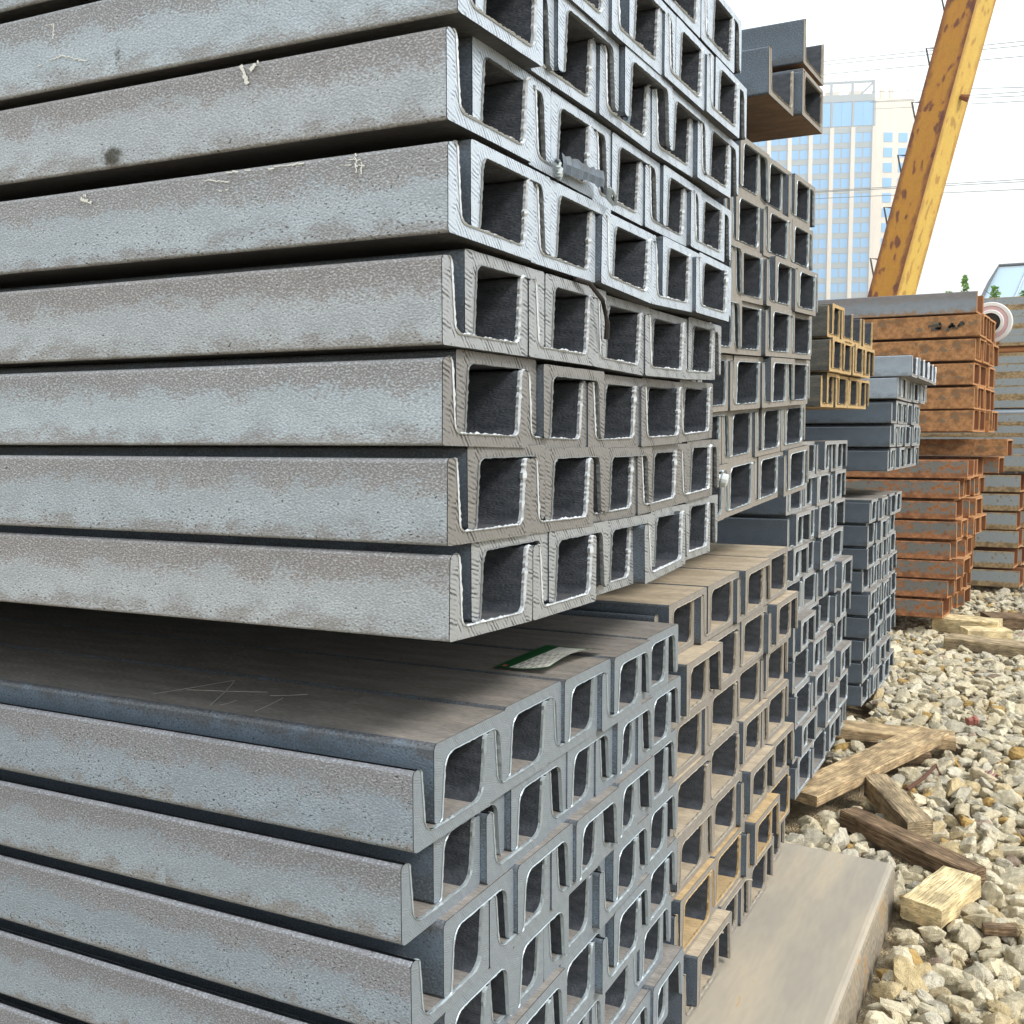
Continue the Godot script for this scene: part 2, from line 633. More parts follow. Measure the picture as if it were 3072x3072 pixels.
func gravel(avoid: Array) -> void:
	var root := Node3D.new()
	root.name = numbered("gravel")
	add_child(root)
	tag(root, "loose pale limestone gravel covering the yard", "gravel", "", "stuff")
	var r := RandomNumberGenerator.new()
	r.seed = 77
	var lists := []
	var nv := 9
	for i in nv:
		lists.append([])
	var put_stone := func(x: float, z: float, size: float, y_in: float) -> void:
		var y: float = y_in - 0.021 * smoothstep(-1.95, -1.40, z)
		for a in avoid:
			var q: Vector2 = (Vector2(x, z) - a[0]).rotated(a[3])
			if absf(q.x) < a[1] * 0.5 + size * a[4] and absf(q.y) < a[2] * 0.5 + size * a[4]:
				return
		var b := Basis.from_euler(Vector3(r.randf_range(-0.5, 0.5), r.randf() * TAU, r.randf_range(-0.5, 0.5))).scaled(Vector3.ONE * size)
		var c: Color
		var k := r.randf()
		if k < 0.58:
			c = Color(0.80, 0.69, 0.48).lerp(Color(0.90, 0.81, 0.62), r.randf())
		elif k < 0.84:
			c = Color(0.66, 0.60, 0.48).lerp(Color(0.84, 0.775, 0.64), r.randf())
		elif k < 0.955:
			c = Color(0.68, 0.54, 0.31).lerp(Color(0.74, 0.60, 0.38), r.randf())
		elif k < 0.985:
			c = Color(0.64, 0.42, 0.15)
		else:
			c = Color(0.46, 0.35, 0.27)
		c = c * r.randf_range(0.82, 1.10)
		lists[r.randi_range(0, nv - 1)].append([Transform3D(b, Vector3(x, y, z)), c])
	# two loose layers, finest near the picture's foreground
	var z := 0.35
	while z > -7.5:
		var step := 0.0220 if z > -3.2 else 0.032
		var x := -0.55
		while x < 1.9:
			if x < 0.75 or r.randf() < 0.8:
				var sz := r.randf_range(0.0100, 0.0160)
				if r.randf() < 0.14:
					sz = r.randf_range(0.016, 0.022)
				put_stone.call(x + r.randf_range(-1, 1) * step * 0.45, z + r.randf_range(-1, 1) * step * 0.45, sz, -0.058 + r.randf_range(-0.003, 0.008) + sz * 0.35)
				if r.randf() < 0.9:
					put_stone.call(x + r.randf_range(-1, 1) * step * 0.5, z + r.randf_range(-1, 1) * step * 0.5, r.randf_range(0.008, 0.013), -0.055)
			x += step
		z -= step
	for i in nv:
		var mm := MultiMesh.new()
		mm.transform_format = MultiMesh.TRANSFORM_3D
		mm.use_colors = true
		mm.mesh = stone_mesh(500 + i * 13, 8 + i % 4, 2)
		mm.instance_count = lists[i].size()
		for k in lists[i].size():
			mm.set_instance_transform(k, lists[i][k][0])
			mm.set_instance_color(k, lists[i][k][1])
		var mi := MultiMeshInstance3D.new()
		mi.name = "stones"
		mi.multimesh = mm
		mi.material_override = M.stone
		root.add_child(mi, true)
		tag(mi, "", "", "", "stuff")

# ---------------------------------------------------------------- everything
func _ready() -> void:
	# camera, sky, sun, exposure
	var cam := Camera3D.new()
	cam.name = "camera"
	cam.fov = 55.81
	cam.near = 0.02
	cam.far = 3000.0
	cam.position = Vector3(0, 0.5, 0)
	cam.rotation = Vector3(-0.0726, deg_to_rad(24.6), 0)
	add_child(cam)
	cam.current = true

	var sky_mat := ProceduralSkyMaterial.new()
	sky_mat.sky_top_color = Color(0.86, 0.905, 0.94)
	sky_mat.sky_horizon_color = Color(0.975, 0.985, 0.97)
	sky_mat.sky_curve = 0.25
	sky_mat.ground_bottom_color = Color(0.55, 0.50, 0.43)
	sky_mat.ground_horizon_color = Color(0.80, 0.78, 0.73)
	sky_mat.sun_angle_max = 1.0
	sky_mat.energy_multiplier = 1.5
	var sky := Sky.new()
	sky.sky_material = sky_mat
	var env := Environment.new()
	env.background_mode = Environment.BG_SKY
	env.sky = sky
	env.tonemap_mode = Environment.TONE_MAPPER_LINEAR
	env.tonemap_exposure = 1.6
	env.fog_enabled = true
	env.fog_density = 0.0032
	env.fog_light_color = Color(1.0, 1.0, 0.985)
	env.sdfgi_enabled = true
	env.ssao_enabled = true
	env.ssil_enabled = true
	var we := WorldEnvironment.new()
	we.name = "world_environment"
	we.environment = env
	add_child(we)

	var sun := DirectionalLight3D.new()
	sun.name = "sun"
	sun.light_energy = 0.85
	sun.light_angular_distance = 14.0
	sun.light_color = Color(1.0, 0.985, 0.955)
	sun.shadow_enabled = true
	sun.look_at_from_position(Vector3(1.3, 1.28, 0.36), Vector3.ZERO, Vector3.UP)
	add_child(sun)

	make_materials()
	make_sections()
	make_ground()
	make_tower()
	make_far_things()
	make_rust_stacks()
	make_far_channels()
	make_near_channels()
	make_details()

func make_materials() -> void:
	var a := scale_texture(11, Color(0.618, 0.655, 0.688), Color(0.495, 0.487, 0.49), Color(0.545, 0.545, 0.55), 0.5)
	M.flange_grey = mat(a, 0.5, 0.25, 0.35)
	a = scale_texture(13, Color(0.60, 0.632, 0.662), Color(0.505, 0.497, 0.50), Color(0.53, 0.527, 0.53), 0.8)
	M.flange_grey_b = mat(a, 0.5, 0.25, 0.35)
	a = scale_texture(17, Color(0.635, 0.665, 0.695), Color(0.51, 0.50, 0.505), Color(0.55, 0.55, 0.555), 0.65)
	M.flange_grey_c = mat(a, 0.5, 0.25, 0.35, Color(0.97, 0.96, 0.95))
	a = scale_texture(41, Color(0.545, 0.59, 0.635), Color(0.49, 0.485, 0.50), Color(0.52, 0.515, 0.515), 0.95)
	M.flange_low = mat(a, 0.5, 0.25, 0.35)
	a = scale_texture(43, Color(0.56, 0.60, 0.64), Color(0.475, 0.47, 0.485), Color(0.51, 0.50, 0.495), 0.75)
	M.flange_low_b = mat(a, 0.5, 0.25, 0.35)
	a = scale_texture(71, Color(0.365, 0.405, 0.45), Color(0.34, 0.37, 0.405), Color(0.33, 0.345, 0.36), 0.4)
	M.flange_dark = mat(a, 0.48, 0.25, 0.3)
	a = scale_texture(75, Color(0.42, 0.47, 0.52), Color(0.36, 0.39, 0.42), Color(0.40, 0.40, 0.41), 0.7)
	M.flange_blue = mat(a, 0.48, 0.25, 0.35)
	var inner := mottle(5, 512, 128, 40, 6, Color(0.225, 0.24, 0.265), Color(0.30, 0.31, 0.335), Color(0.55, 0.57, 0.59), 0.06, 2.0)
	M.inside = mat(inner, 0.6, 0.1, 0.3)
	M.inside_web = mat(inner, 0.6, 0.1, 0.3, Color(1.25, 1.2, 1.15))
	var dust := mottle(9, 768, 192, 9, 5, Color(0.50, 0.48, 0.46), Color(0.58, 0.555, 0.53), Color(0.66, 0.63, 0.58), 0.12, 1.2)
	M.web_dust = mat(dust, 0.8, 0.0, 0.5)
	M.web_brown = mat(dust, 0.85, 0.0, 0.5, Color(0.92, 0.78, 0.66))
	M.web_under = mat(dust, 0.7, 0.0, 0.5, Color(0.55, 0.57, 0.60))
	var sand := mottle(15, 512, 192, 6, 4, Color(0.66, 0.60, 0.52), Color(0.74, 0.68, 0.59), Color(0.75, 0.63, 0.44), 0.18, 1.0)
	M.web_sand = mat(sand, 0.9, 0.0, 0.4)
	M.web_ochre = mat(sand, 0.9, 0.0, 0.4, Color(1.02, 0.96, 0.84))
	a = saw_texture(21, Color(0.87, 0.89, 0.91), Color(0.33, 0.35, 0.38), 0.9, 14.0)
	M.saw_bright = mat(a, 0.4, 0.35, 0.5, Color(0.88, 0.90, 0.925))
	a = saw_texture(25, Color(0.66, 0.67, 0.68), Color(0.17, 0.175, 0.18), 0.95, 15.0)
	M.saw_dim_reflection = mat(a, 0.42, 0.35, 0.9)  # sawn face for lower rows: weaker sky reflection put into the colour
	a = saw_texture(27, Color(0.56, 0.55, 0.54), Color(0.15, 0.145, 0.145), 0.95, 16.0)
	M.saw_ground_reflection = mat(a, 0.42, 0.35, 0.9)  # same cut, browner: mostly reflected ground put into the colour
	a = saw_texture(31, Color(0.72, 0.735, 0.75), Color(0.44, 0.44, 0.44), 0.65, 9.0)
	M.saw_plain = mat(a, 0.4, 0.35, 0.35, Color(0.80, 0.83, 0.86))
	a = saw_texture(51, Color(0.575, 0.55, 0.52), Color(0.43, 0.40, 0.37), 0.5, 12.0)
	M.saw_dusty = mat(a, 0.7, 0.15, 0.3)
	M.saw_thin = mat(a, 0.5, 0.25, 0.4, Color(1.12, 1.16, 1.22))
	a = mottle(61, 256, 128, 8, 5, Color(0.66, 0.54, 0.36), Color(0.76, 0.68, 0.54), Color(0.80, 0.56, 0.22), 0.30, 1.0)
	M.saw_ochre = mat(a, 0.85, 0.0, 0.4)
	M.flange_ochre = mat(mottle(63, 512, 128, 10, 4, Color(0.30, 0.30, 0.29), Color(0.40, 0.39, 0.36), Color(0.46, 0.37, 0.25), 0.2, 1.0), 0.8, 0.0, 0.5)
	M.burr_bright = flat(Color(0.84, 0.855, 0.87), 0.45, 0.3)
	M.burr_plain = flat(Color(0.70, 0.735, 0.75), 0.45, 0.35)
	M.burr_dull = flat(Color(0.46, 0.47, 0.47), 0.6, 0.3)
	M.burr_dusty = flat(Color(0.62, 0.585, 0.53), 0.8, 0.0)
	M.burr_ochre = flat(Color(0.70, 0.60, 0.44), 0.85, 0.0)
	a = rust_texture(81, Color(0.62, 0.425, 0.29), Color(0.44, 0.45, 0.44), 0.54)
	M.rust_patch = mat(a, 0.9, 0.0, 0.7)
	a = rust_texture(91, Color(0.64, 0.46, 0.30), Color(0.46, 0.40, 0.32), 0.32)
	M.rust = mat(a, 0.9, 0.0, 0.7)
	a = rust_texture(95, Color(0.60, 0.51, 0.38), Color(0.56, 0.595, 0.615), 0.74)
	M.rust_grey = mat(a, 0.85, 0.0, 0.7)
	M.rust_in = flat(Color(0.48, 0.30, 0.19), 0.95)
	M.rust_end = mat(mottle(97, 256, 128, 7, 5, Color(0.66, 0.46, 0.30), Color(0.76, 0.58, 0.41), Color(0.55, 0.36, 0.23), 0.2, 1.0), 0.9, 0.0, 0.4)
	M.rust_top = mat(mottle(98, 512, 128, 9, 4, Color(0.66, 0.48, 0.32), Color(0.76, 0.60, 0.44), Color(0.55, 0.36, 0.2), 0.2, 1.0), 0.9, 0.0, 0.4)
	a = scale_texture(111, Color(0.50, 0.52, 0.54), Color(0.46, 0.43, 0.42), Color(0.60, 0.42, 0.27), 0.4)
	M.grey_top = mat(a, 0.7, 0.1, 0.6)
	a = scale_texture(121, Color(0.60, 0.64, 0.68), Color(0.58, 0.61, 0.65), Color(0.52, 0.54, 0.57), 0.3)
	M.galv = mat(a, 0.5, 0.3, 0.5)
	M.wood_light = mat(wood_texture(131, Color(0.74, 0.65, 0.48), Color(0.88, 0.81, 0.65)), 0.85, 0.0, 0.9)
	M.wood_mid = mat(wood_texture(141, Color(0.57, 0.475, 0.36), Color(0.77, 0.68, 0.53)), 0.9, 0.0, 1.0)
	M.wood_dark = mat(wood_texture(151, Color(0.33, 0.255, 0.19), Color(0.60, 0.51, 0.40)), 0.9, 0.0, 1.0)
	M.wood_grey = mat(wood_texture(161, Color(0.50, 0.43, 0.335), Color(0.72, 0.645, 0.52)), 0.9, 0.0, 1.0)
	var st := StandardMaterial3D.new()
	var sn := mottle(171, 512, 512, 9, 9, Color(0.76, 0.75, 0.73), Color(1.0, 1.0, 0.99), Color(0.60, 0.54, 0.45), 0.24, 6.0)
	st.albedo_texture = sn[0]
	st.normal_enabled = true
	st.normal_texture = sn[1]
	st.normal_scale = 1.2
	st.vertex_color_use_as_albedo = true
	st.uv1_triplanar = true
	st.uv1_world_triplanar = true
	st.uv1_scale = Vector3.ONE * 9.0
	st.roughness = 0.92
	M.stone = st
	a = mottle(181, 512, 512, 14, 14, Color(0.60, 0.53, 0.42), Color(0.80, 0.73, 0.61), Color(0.54, 0.48, 0.40), 0.3, 6.0)
	var g := mat(a, 0.95, 0.0, 1.0)
	g.uv1_triplanar = true
	g.uv1_world_triplanar = true
	g.uv1_scale = Vector3.ONE * 2.2
	M.ground = g
	M.yellow = paint_material(191, Color(0.70, 0.49, 0.145))
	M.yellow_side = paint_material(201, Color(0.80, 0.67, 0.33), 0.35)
	M.wire = flat(Color(0.30, 0.30, 0.30), 0.7, 0.2)
	M.cable = flat(Color(0.42, 0.43, 0.44), 0.8)
	M.stain = flat(Color(0.30, 0.29, 0.25, 0.35), 0.6)
	M.stain.transparency = BaseMaterial3D.TRANSPARENCY_ALPHA
	M.chalk = flat(Color(0.83, 0.83, 0.80), 0.95)
	M.scratch = flat(Color(0.72, 0.70, 0.67), 0.7)
	M.paper = flat(Color(0.86, 0.86, 0.82), 0.7)
	M.green = flat(Color(0.10, 0.42, 0.20), 0.6)
	M.ink = flat(Color(0.12, 0.12, 0.13), 0.8)
	M.brush = flat(Color(0.28, 0.26, 0.23), 0.85)
	M.red = flat(Color(0.78, 0.25, 0.22), 0.6)
	M.dull_red = flat(Color(0.60, 0.37, 0.32), 0.9)
	M.pink = flat(Color(0.84, 0.62, 0.66), 0.6)
	M.tape_white = flat(Color(0.84, 0.83, 0.82), 0.45)
	M.tape_pink = flat(Color(0.80, 0.66, 0.66), 0.5)
	M.tape_dark = flat(Color(0.16, 0.13, 0.12), 0.8)
	M.stick = flat(Color(0.36, 0.24, 0.18), 0.9)
	M.putty = flat(Color(0.80, 0.82, 0.82), 0.55, 0.2)
	M.leaf = flat(Color(0.36, 0.52, 0.13), 0.7)
	M.leaf.backlight_enabled = true
	M.leaf.backlight = Color(0.2, 0.3, 0.05)
	M.bark = flat(Color(0.30, 0.22, 0.15), 0.9)
	M.beige = mat(mottle(211, 128, 128, 6, 6, Color(0.84, 0.78, 0.71), Color(0.89, 0.83, 0.76), Color.WHITE, 0.0), 0.85, 0.0, 0.0)
	M.spandrel = flat(Color(0.52, 0.55, 0.57), 0.6)
	M.glass = flat(Color(0.34, 0.64, 0.86), 0.3, 0.25)
	M.frame_grey = flat(Color(0.50, 0.53, 0.56), 0.7)
	M.roof = flat(Color(0.60, 0.68, 0.74), 0.6, 0.0)
	M.roof_edge = flat(Color(0.30, 0.32, 0.34), 0.7)

# weathered yellow paint: rust along both edges and in spots
func paint_material(seed_: int, base: Color, rusty := 1.0) -> StandardMaterial3D:
	var w := 192
	var h := 1024
	var a := noise(w, h, seed_, 3, 20, 3)
	var b := noise(w, h, seed_ + 1, 2.6, 15, 2)
	var c := noise(w, h, seed_ + 2, 22, 130, 2)
	var d := PackedByteArray()
	d.resize(w * h * 3)
	var k := 0
	for y in h:
		for x in w:
			var u := float(x) / w
			var na := a[k] / 255.0
			var nb := b[k] / 255.0
			var nc := c[k] / 255.0
			var edge := smoothstep(0.21, 0.0, minf(u, 1.0 - u) + (na - 0.5) * 0.16)
			var t := clampf(edge * 0.75 + smoothstep(0.69, 0.77, nb * 0.80 + na * 0.12 + nc * 0.12) * 0.85, 0, 1) * rusty
			var halo := smoothstep(0.45, 0.70, nb * 0.35 + na * 0.65) * 0.45 * rusty
			var col := base * (0.92 + 0.10 * nc + 0.08 * na)
			col = col.lerp(Color(0.64, 0.41, 0.17), halo + edge * 0.3 * rusty)
			col = col.lerp(Color(0.38, 0.21, 0.14) * (0.8 + 0.5 * nc), t)
			put(d, k * 3, col)
			k += 1
	return mat([tex(Image.create_from_data(w, h, false, Image.FORMAT_RGB8, d))], 0.6)

func make_sections() -> void:
	build_spec("eight_ragged", {"shear": 0.118, "h": 0.0800, "b": 0.0407, "t": 0.0058, "tf": 0.0084, "ro": 0.0016, "rf": 0.0050, "L": 6.0, "burr": 0.0010, "step": 0.0013, "variants": 5, "parts": true})
	build_spec("eight_clean", {"shear": 0.07, "h": 0.0770, "b": 0.0418, "t": 0.0070, "tf": 0.0080, "ro": 0.0034, "rf": 0.0090, "L": 6.0, "burr": 0.0006, "step": 0.0025, "variants": 4, "parts": true})
	build_spec("ten", {"shear": 0.095, "h": 0.1035, "b": 0.0480, "t": 0.0056, "tf": 0.0076, "ro": 0.0022, "rf": 0.0075, "L": 6.0, "burr": 0.0010, "step": 0.0035, "variants": 4, "parts": true})
	build_spec("ten_far", {"shear": 0.075, "h": 0.1030, "b": 0.0472, "t": 0.0054, "tf": 0.0072, "ro": 0.0022, "rf": 0.0070, "L": 6.0, "burr": 0.0012, "step": 0.0045, "variants": 4, "parts": false})
	build_spec("nine_far", {"shear": 0.1, "h": 0.0880, "b": 0.0470, "t": 0.0052, "tf": 0.0066, "ro": 0.0022, "rf": 0.0060, "L": 6.0, "burr": 0.0010, "step": 0.0045, "variants": 3, "parts": false})
	build_spec("slim", {"shear": 0.1, "h": 0.0720, "b": 0.0404, "t": 0.0045, "tf": 0.0058, "ro": 0.0018, "rf": 0.0050, "L": 6.0, "burr": 0.0012, "step": 0.006, "variants": 3, "parts": false})
	build_spec("rusty", {"shear": 0.19, "h": 0.1000, "b": 0.0500, "t": 0.0050, "tf": 0.0060, "ro": 0.0020, "rf": 0.0060, "L": 5.0, "burr": 0.0005, "step": 0.02, "variants": 3, "parts": false})
	build_spec("rusty_big", {"shear": 0.18, "h": 0.1100, "b": 0.0610, "t": 0.0055, "tf": 0.0065, "ro": 0.0020, "rf": 0.0060, "L": 5.0, "burr": 0.0005, "step": 0.02, "variants": 3, "parts": false})

func make_ground() -> void:
	var st := begin()
	quad(st, Vector3(-600, -0.090, 300), Vector3(600, -0.090, 300), Vector3(600, -0.090, -900), Vector3(-600, -0.090, -900))
	var gr := part("ground", finish(st), M.ground, self)
	gr.set_meta("kind", "structure")
	gr.set_meta("label", "pale stony ground of the steel yard")

# a timber: centre, size, yaw, tilt about z, material
func timber(at: Vector3, size: Vector3, yaw: float, lean: float, m: String, label: String, seed_: int, slant := 0.0, called := "timber_block") -> Node3D:
	var o := solo(called, block_mesh(size, minf(size.y, size.z) * 0.07, minf(size.y, size.z) * 0.025, seed_, slant), M[m], label, "timber", "timber offcuts lying on the gravel")
	o.position = at
	o.rotation = Vector3(0, yaw, lean)
	return o

func make_details() -> void:
	var avoid := []
	# footprints: centre, length, width, yaw, how much of a stone's size must stay clear
	avoid.append([Vector2(-0.2851, -0.7103), 0.378, 1.14, deg_to_rad(-4.75), 0.85])
	avoid.append([Vector2(-2.2, -1.06), 4.0, 0.5, 0.0, 0.5])
	avoid.append([Vector2(-2.19, -1.66), 4.0, 0.46, 0.0, 0.5])
	avoid.append([Vector2(-2.15, -2.22), 4.0, 0.45, 0.0, 0.5])
	var tb := [
		# at, size, yaw, lean, material, label, clear
		[Vector3(0.001, -0.034, -1.212), Vector3(0.118, 0.026, 0.046), deg_to_rad(69), 0.0, "wood_light", "pale freshly sawn timber block on the gravel beside the flat steel bearer", 1],
		[Vector3(-0.042, -0.034, -1.352), Vector3(0.215, 0.026, 0.034), deg_to_rad(-41), 0.0, "wood_dark", "long dark weathered timber with a sunlit top, touching the pale block", 2],
		[Vector3(-0.062, -0.030, -1.478), Vector3(0.185, 0.034, 0.038), deg_to_rad(-68), 0.0, "wood_grey", "brown timber offcut with a slanted sawn end, behind the long dark timber", 3],
		[Vector3(-0.110, -0.026, -1.660), Vector3(0.43, 0.016, 0.060), deg_to_rad(66), 0.02, "wood_mid", "long splintered board running out from under the grey channel stack", 4],
		[Vector3(-0.085, -0.030, -1.852), Vector3(0.20, 0.020, 0.062), deg_to_rad(2), 0.0, "wood_mid", "short flat board lying under the splintered board by the grey stack", 5],
		[Vector3(-0.062, -0.042, -1.775), Vector3(0.075, 0.020, 0.034), deg_to_rad(14), 0.0, "wood_dark", "small dark timber scrap below the splintered board", 6],
		[Vector3(0.045, -0.022, -3.02), Vector3(0.17, 0.046, 0.075), deg_to_rad(-12), 0.0, "wood_light", "pale squared timber under the corner of the rusty lower stack", 7],
		[Vector3(0.090, -0.030, -2.94), Vector3(0.12, 0.034, 0.06), deg_to_rad(22), 0.0, "wood_light", "pale wedge-like timber in front of the squared timber by the rusty stack", 8],
		[Vector3(0.10, -0.034, -2.79), Vector3(0.215, 0.034, 0.075), deg_to_rad(-14), 0.0, "wood_grey", "grey streaked timber lying in front of the other blocks by the rusty stack", 9],
		[Vector3(0.20, -0.024, -3.17), Vector3(0.22, 0.036, 0.09), deg_to_rad(16), 0.0, "wood_dark", "dark timber at the far right beyond the pale blocks by the rusty stack", 10],
	]
	for t in tb:
		var k: float = 1.04 if t[6] <= 3 else (1.02 if t[6] <= 6 else 1.0)
		t[0] = Vector3(0, 0.5, 0) + (t[0] - Vector3(0, 0.5, 0)) * k
		t[1] = t[1] * k
		timber(t[0], t[1], t[2], t[3], t[4], t[5], 300 + t[6] * 7, 0.25 if t[6] == 3 else 0.0, "timber_board" if t[6] in [4, 5] else "timber_block")
		avoid.append([Vector2(t[0].x, t[0].z), t[1].x, t[1].z, t[2], 0.5])
	gravel(avoid)

	# the wide bearer lying on its toes under the stack ends
	var br := thing("steel_bearer", "wide dusty flat-topped steel bearer on the gravel under the stack ends", "steel bearer", Vector3(-0.2851, -0.0255, -0.7103))
	br.rotation.y = deg_to_rad(-4.75)
	var st := begin()
	var hw := 0.185
	var hl := 0.57
	var pr := [Vector2(-hw + 0.004, 0.0), Vector2(hw - 0.0075, 0.0), Vector2(hw - 0.0040, -0.0008), Vector2(hw - 0.0014, -0.0030)]
	var side := [Vector2(hw - 0.0014, -0.0030), Vector2(hw, -0.006), Vector2(hw + 0.001, -0.072), Vector2(hw - 0.006, -0.072), Vector2(hw - 0.006, -0.008)]
	var side2 := [Vector2(-hw + 0.004, 0.0), Vector2(-hw, -0.005), Vector2(-hw, -0.072), Vector2(-hw + 0.006, -0.072), Vector2(-hw + 0.006, -0.008)]
	for q in [[pr, "web", "bearer_top"], [side, "flange", "bearer_side"], [side2, "flange", "bearer_side"]]:
		st = begin()
		for i in q[0].size() - 1:
			var a: Vector2 = q[0][i]
			var b: Vector2 = q[0][i + 1]
			quad(st, Vector3(a.x, a.y, -hl), Vector3(b.x, b.y, -hl), Vector3(b.x, b.y, hl), Vector3(a.x, a.y, hl), Vector2(0, a.x * 4.0 + a.y * 4), Vector2(0, b.x * 4.0 + b.y * 4), Vector2(2, b.x * 4.0 + b.y * 4), Vector2(2, a.x * 4.0 + a.y * 4))
		part(q[1], finish(st), M[q[2]], br)
	st = begin()
	quad(st, Vector3(-hw + 0.006, -0.008, -hl), Vector3(hw - 0.006, -0.008, -hl), Vector3(hw - 0.006, -0.008, hl), Vector3(-hw + 0.006, -0.008, hl))
	part("web_underside", finish(st), M.rust_in, br)
	for e in [-1.0, 1.0]:
		st = begin()
		quad(st, Vector3(-hw + 0.004, 0, e * hl), Vector3(hw - 0.0040, -0.0008, e * hl), Vector3(hw - 0.0040, -0.008, e * hl), Vector3(-hw + 0.004, -0.008, e * hl))
		quad(st, Vector3(hw - 0.006, -0.008, e * hl), Vector3(hw, -0.006, e * hl), Vector3(hw, -0.072, e * hl), Vector3(hw - 0.006, -0.072, e * hl))
		quad(st, Vector3(-hw, -0.005, e * hl), Vector3(-hw + 0.006, -0.008, e * hl), Vector3(-hw + 0.006, -0.072, e * hl), Vector3(-hw, -0.072, e * hl))
		part("cut_end", finish(st), M.rust_end, br)

	# the printed label left on the dark top of the lower front stack
	make_label()
	# scratches and chalk
	var sc := [[[-0.4441, -0.4400], [-0.422, -0.4879]], [[-0.3944, -0.4350], [-0.4199, -0.4855]], [[-0.4326, -0.4565], [-0.3831, -0.4728]], [[-0.3892, -0.4373], [-0.3874, -0.4496]], [[-0.3621, -0.4360], [-0.3656, -0.4655]], [[-0.3763, -0.4667], [-0.357, -0.4786]]]
	var host := thing("scratched_mark", "thin scratched lines on the dark top web of the lower front stack", "scratch mark", Vector3(-0.40, 0.3452, -0.46))
	for q in sc:
		st = begin()
		var a := Vector3(q[0][0], 0.3452, q[0][1]) - host.position
		var b := Vector3(q[1][0], 0.3452, q[1][1]) - host.position
		var n := (b - a).cross(Vector3.UP).normalized() * 0.00035
		var mid := (a + b) * 0.5 + n * 2.0
		for k in [[a, mid], [mid, b]]:
			box_strip(st, k[0], k[1], n, Vector3.UP * 0.0002)
		part("stroke", finish(st), M.scratch, host)
	var marks := [["chalk_mark", "broad white chalk tick on the second visible beam of the upper front stack", [[[-0.3242, 0.6843], [-0.3207, 0.6745]], [[-0.3191, 0.6812], [-0.3138, 0.6847]]], 0.0011],
		["chalk_mark", "white chalk grid strokes on the third visible beam near its sawn end", [[[-0.2673, 0.6327], [-0.2545, 0.6312]], [[-0.2653, 0.6297], [-0.2545, 0.6284]], [[-0.2598, 0.6346], [-0.2592, 0.6256]], [[-0.2565, 0.6314], [-0.2562, 0.6247]]], 0.0004],
		["chalk_mark", "long thin white chalk scribble on the third visible beam, middle of its length", [[[-0.3487, 0.6315], [-0.3332, 0.6292]], [[-0.3346, 0.6341], [-0.3121, 0.6327]], [[-0.3395, 0.6251], [-0.3333, 0.6257]], [[-0.3091, 0.633], [-0.2881, 0.6334]]], 0.0004],
		["chalk_mark", "curled white chalk line on the topmost visible beam at the upper left", [[[-0.4544, 0.7244], [-0.4471, 0.7238]], [[-0.4471, 0.7238], [-0.4484, 0.7164]], [[-0.4601, 0.7041], [-0.4424, 0.7065]], [[-0.4424, 0.7065], [-0.4247, 0.7012]]], 0.00035],
		["chalk_mark", "small pale chalk dabs low at the left of the third visible beam", [[[-0.4322, 0.6303], [-0.4243, 0.6276]], [[-0.4300, 0.6316], [-0.4280, 0.6316]]], 0.0009]]
	for mk in marks:
		var hm := thing(mk[0], mk[1], "chalk mark", Vector3(mk[2][0][0][0], mk[2][0][0][1], -0.3923 - 0.027 * (mk[2][0][0][0] + 0.21)))
		var rr := RandomNumberGenerator.new()
		rr.seed = hash(mk[1])
		for q in mk[2]:
			st = begin()
			var a := Vector3(q[0][0], q[0][1], -0.3923 - 0.027 * (q[0][0] + 0.21)) - hm.position
			var b := Vector3(q[1][0], q[1][1], -0.3923 - 0.027 * (q[1][0] + 0.21)) - hm.position
			var dirn := (b - a)
			var n := dirn.cross(Vector3.BACK).normalized()
			var segs := 6
			for k in segs:
				if rr.randf() < 0.12:
					continue
				var p0 := a + dirn * (float(k) / segs) + n * rr.randf_range(-1, 1) * 0.0005
				var p1 := a + dirn * (float(k + 0.95) / segs) + n * rr.randf_range(-1, 1) * 0.0005
				box_strip(st, p0, p1, n * mk[3] * rr.randf_range(0.4, 1.0), Vector3.BACK * 0.0002)
			part("stroke", finish(st), M.chalk, hm)

	# pale putty-like stub stuck on the far edge of the upper front stack
	st = begin()
	var lathe := [[0.0, 0.0045], [0.004, 0.0075], [0.008, 0.008], [0.012, 0.0055], [0.014, 0.0052], [0.016, 0.0075], [0.0215, 0.0078], [0.0225, 0.006], [0.0232, 0.0]]
	for i in lathe.size() - 1:
		for j in 12:
			var t0 := TAU * j / 12.0
			var t1 := TAU * (j + 1) / 12.0
			var f := func(q: Array, t: float) -> Vector3: return Vector3(q[0], cos(t) * q[1], sin(t) * q[1])
			quad(st, f.call(lathe[i], t0), f.call(lathe[i + 1], t0), f.call(lathe[i + 1], t1), f.call(lathe[i], t1))
	var stub := solo("metal_stub", finish(st), M.putty, "pale rounded metal stub sticking out at the right edge of the upper front stack", "metal stub")
	stub.position = Vector3(-0.196, 0.470, -0.836)
	stub.rotation = Vector3(0.3, 0.1, -0.25)
	stub.scale = Vector3.ONE * 0.8
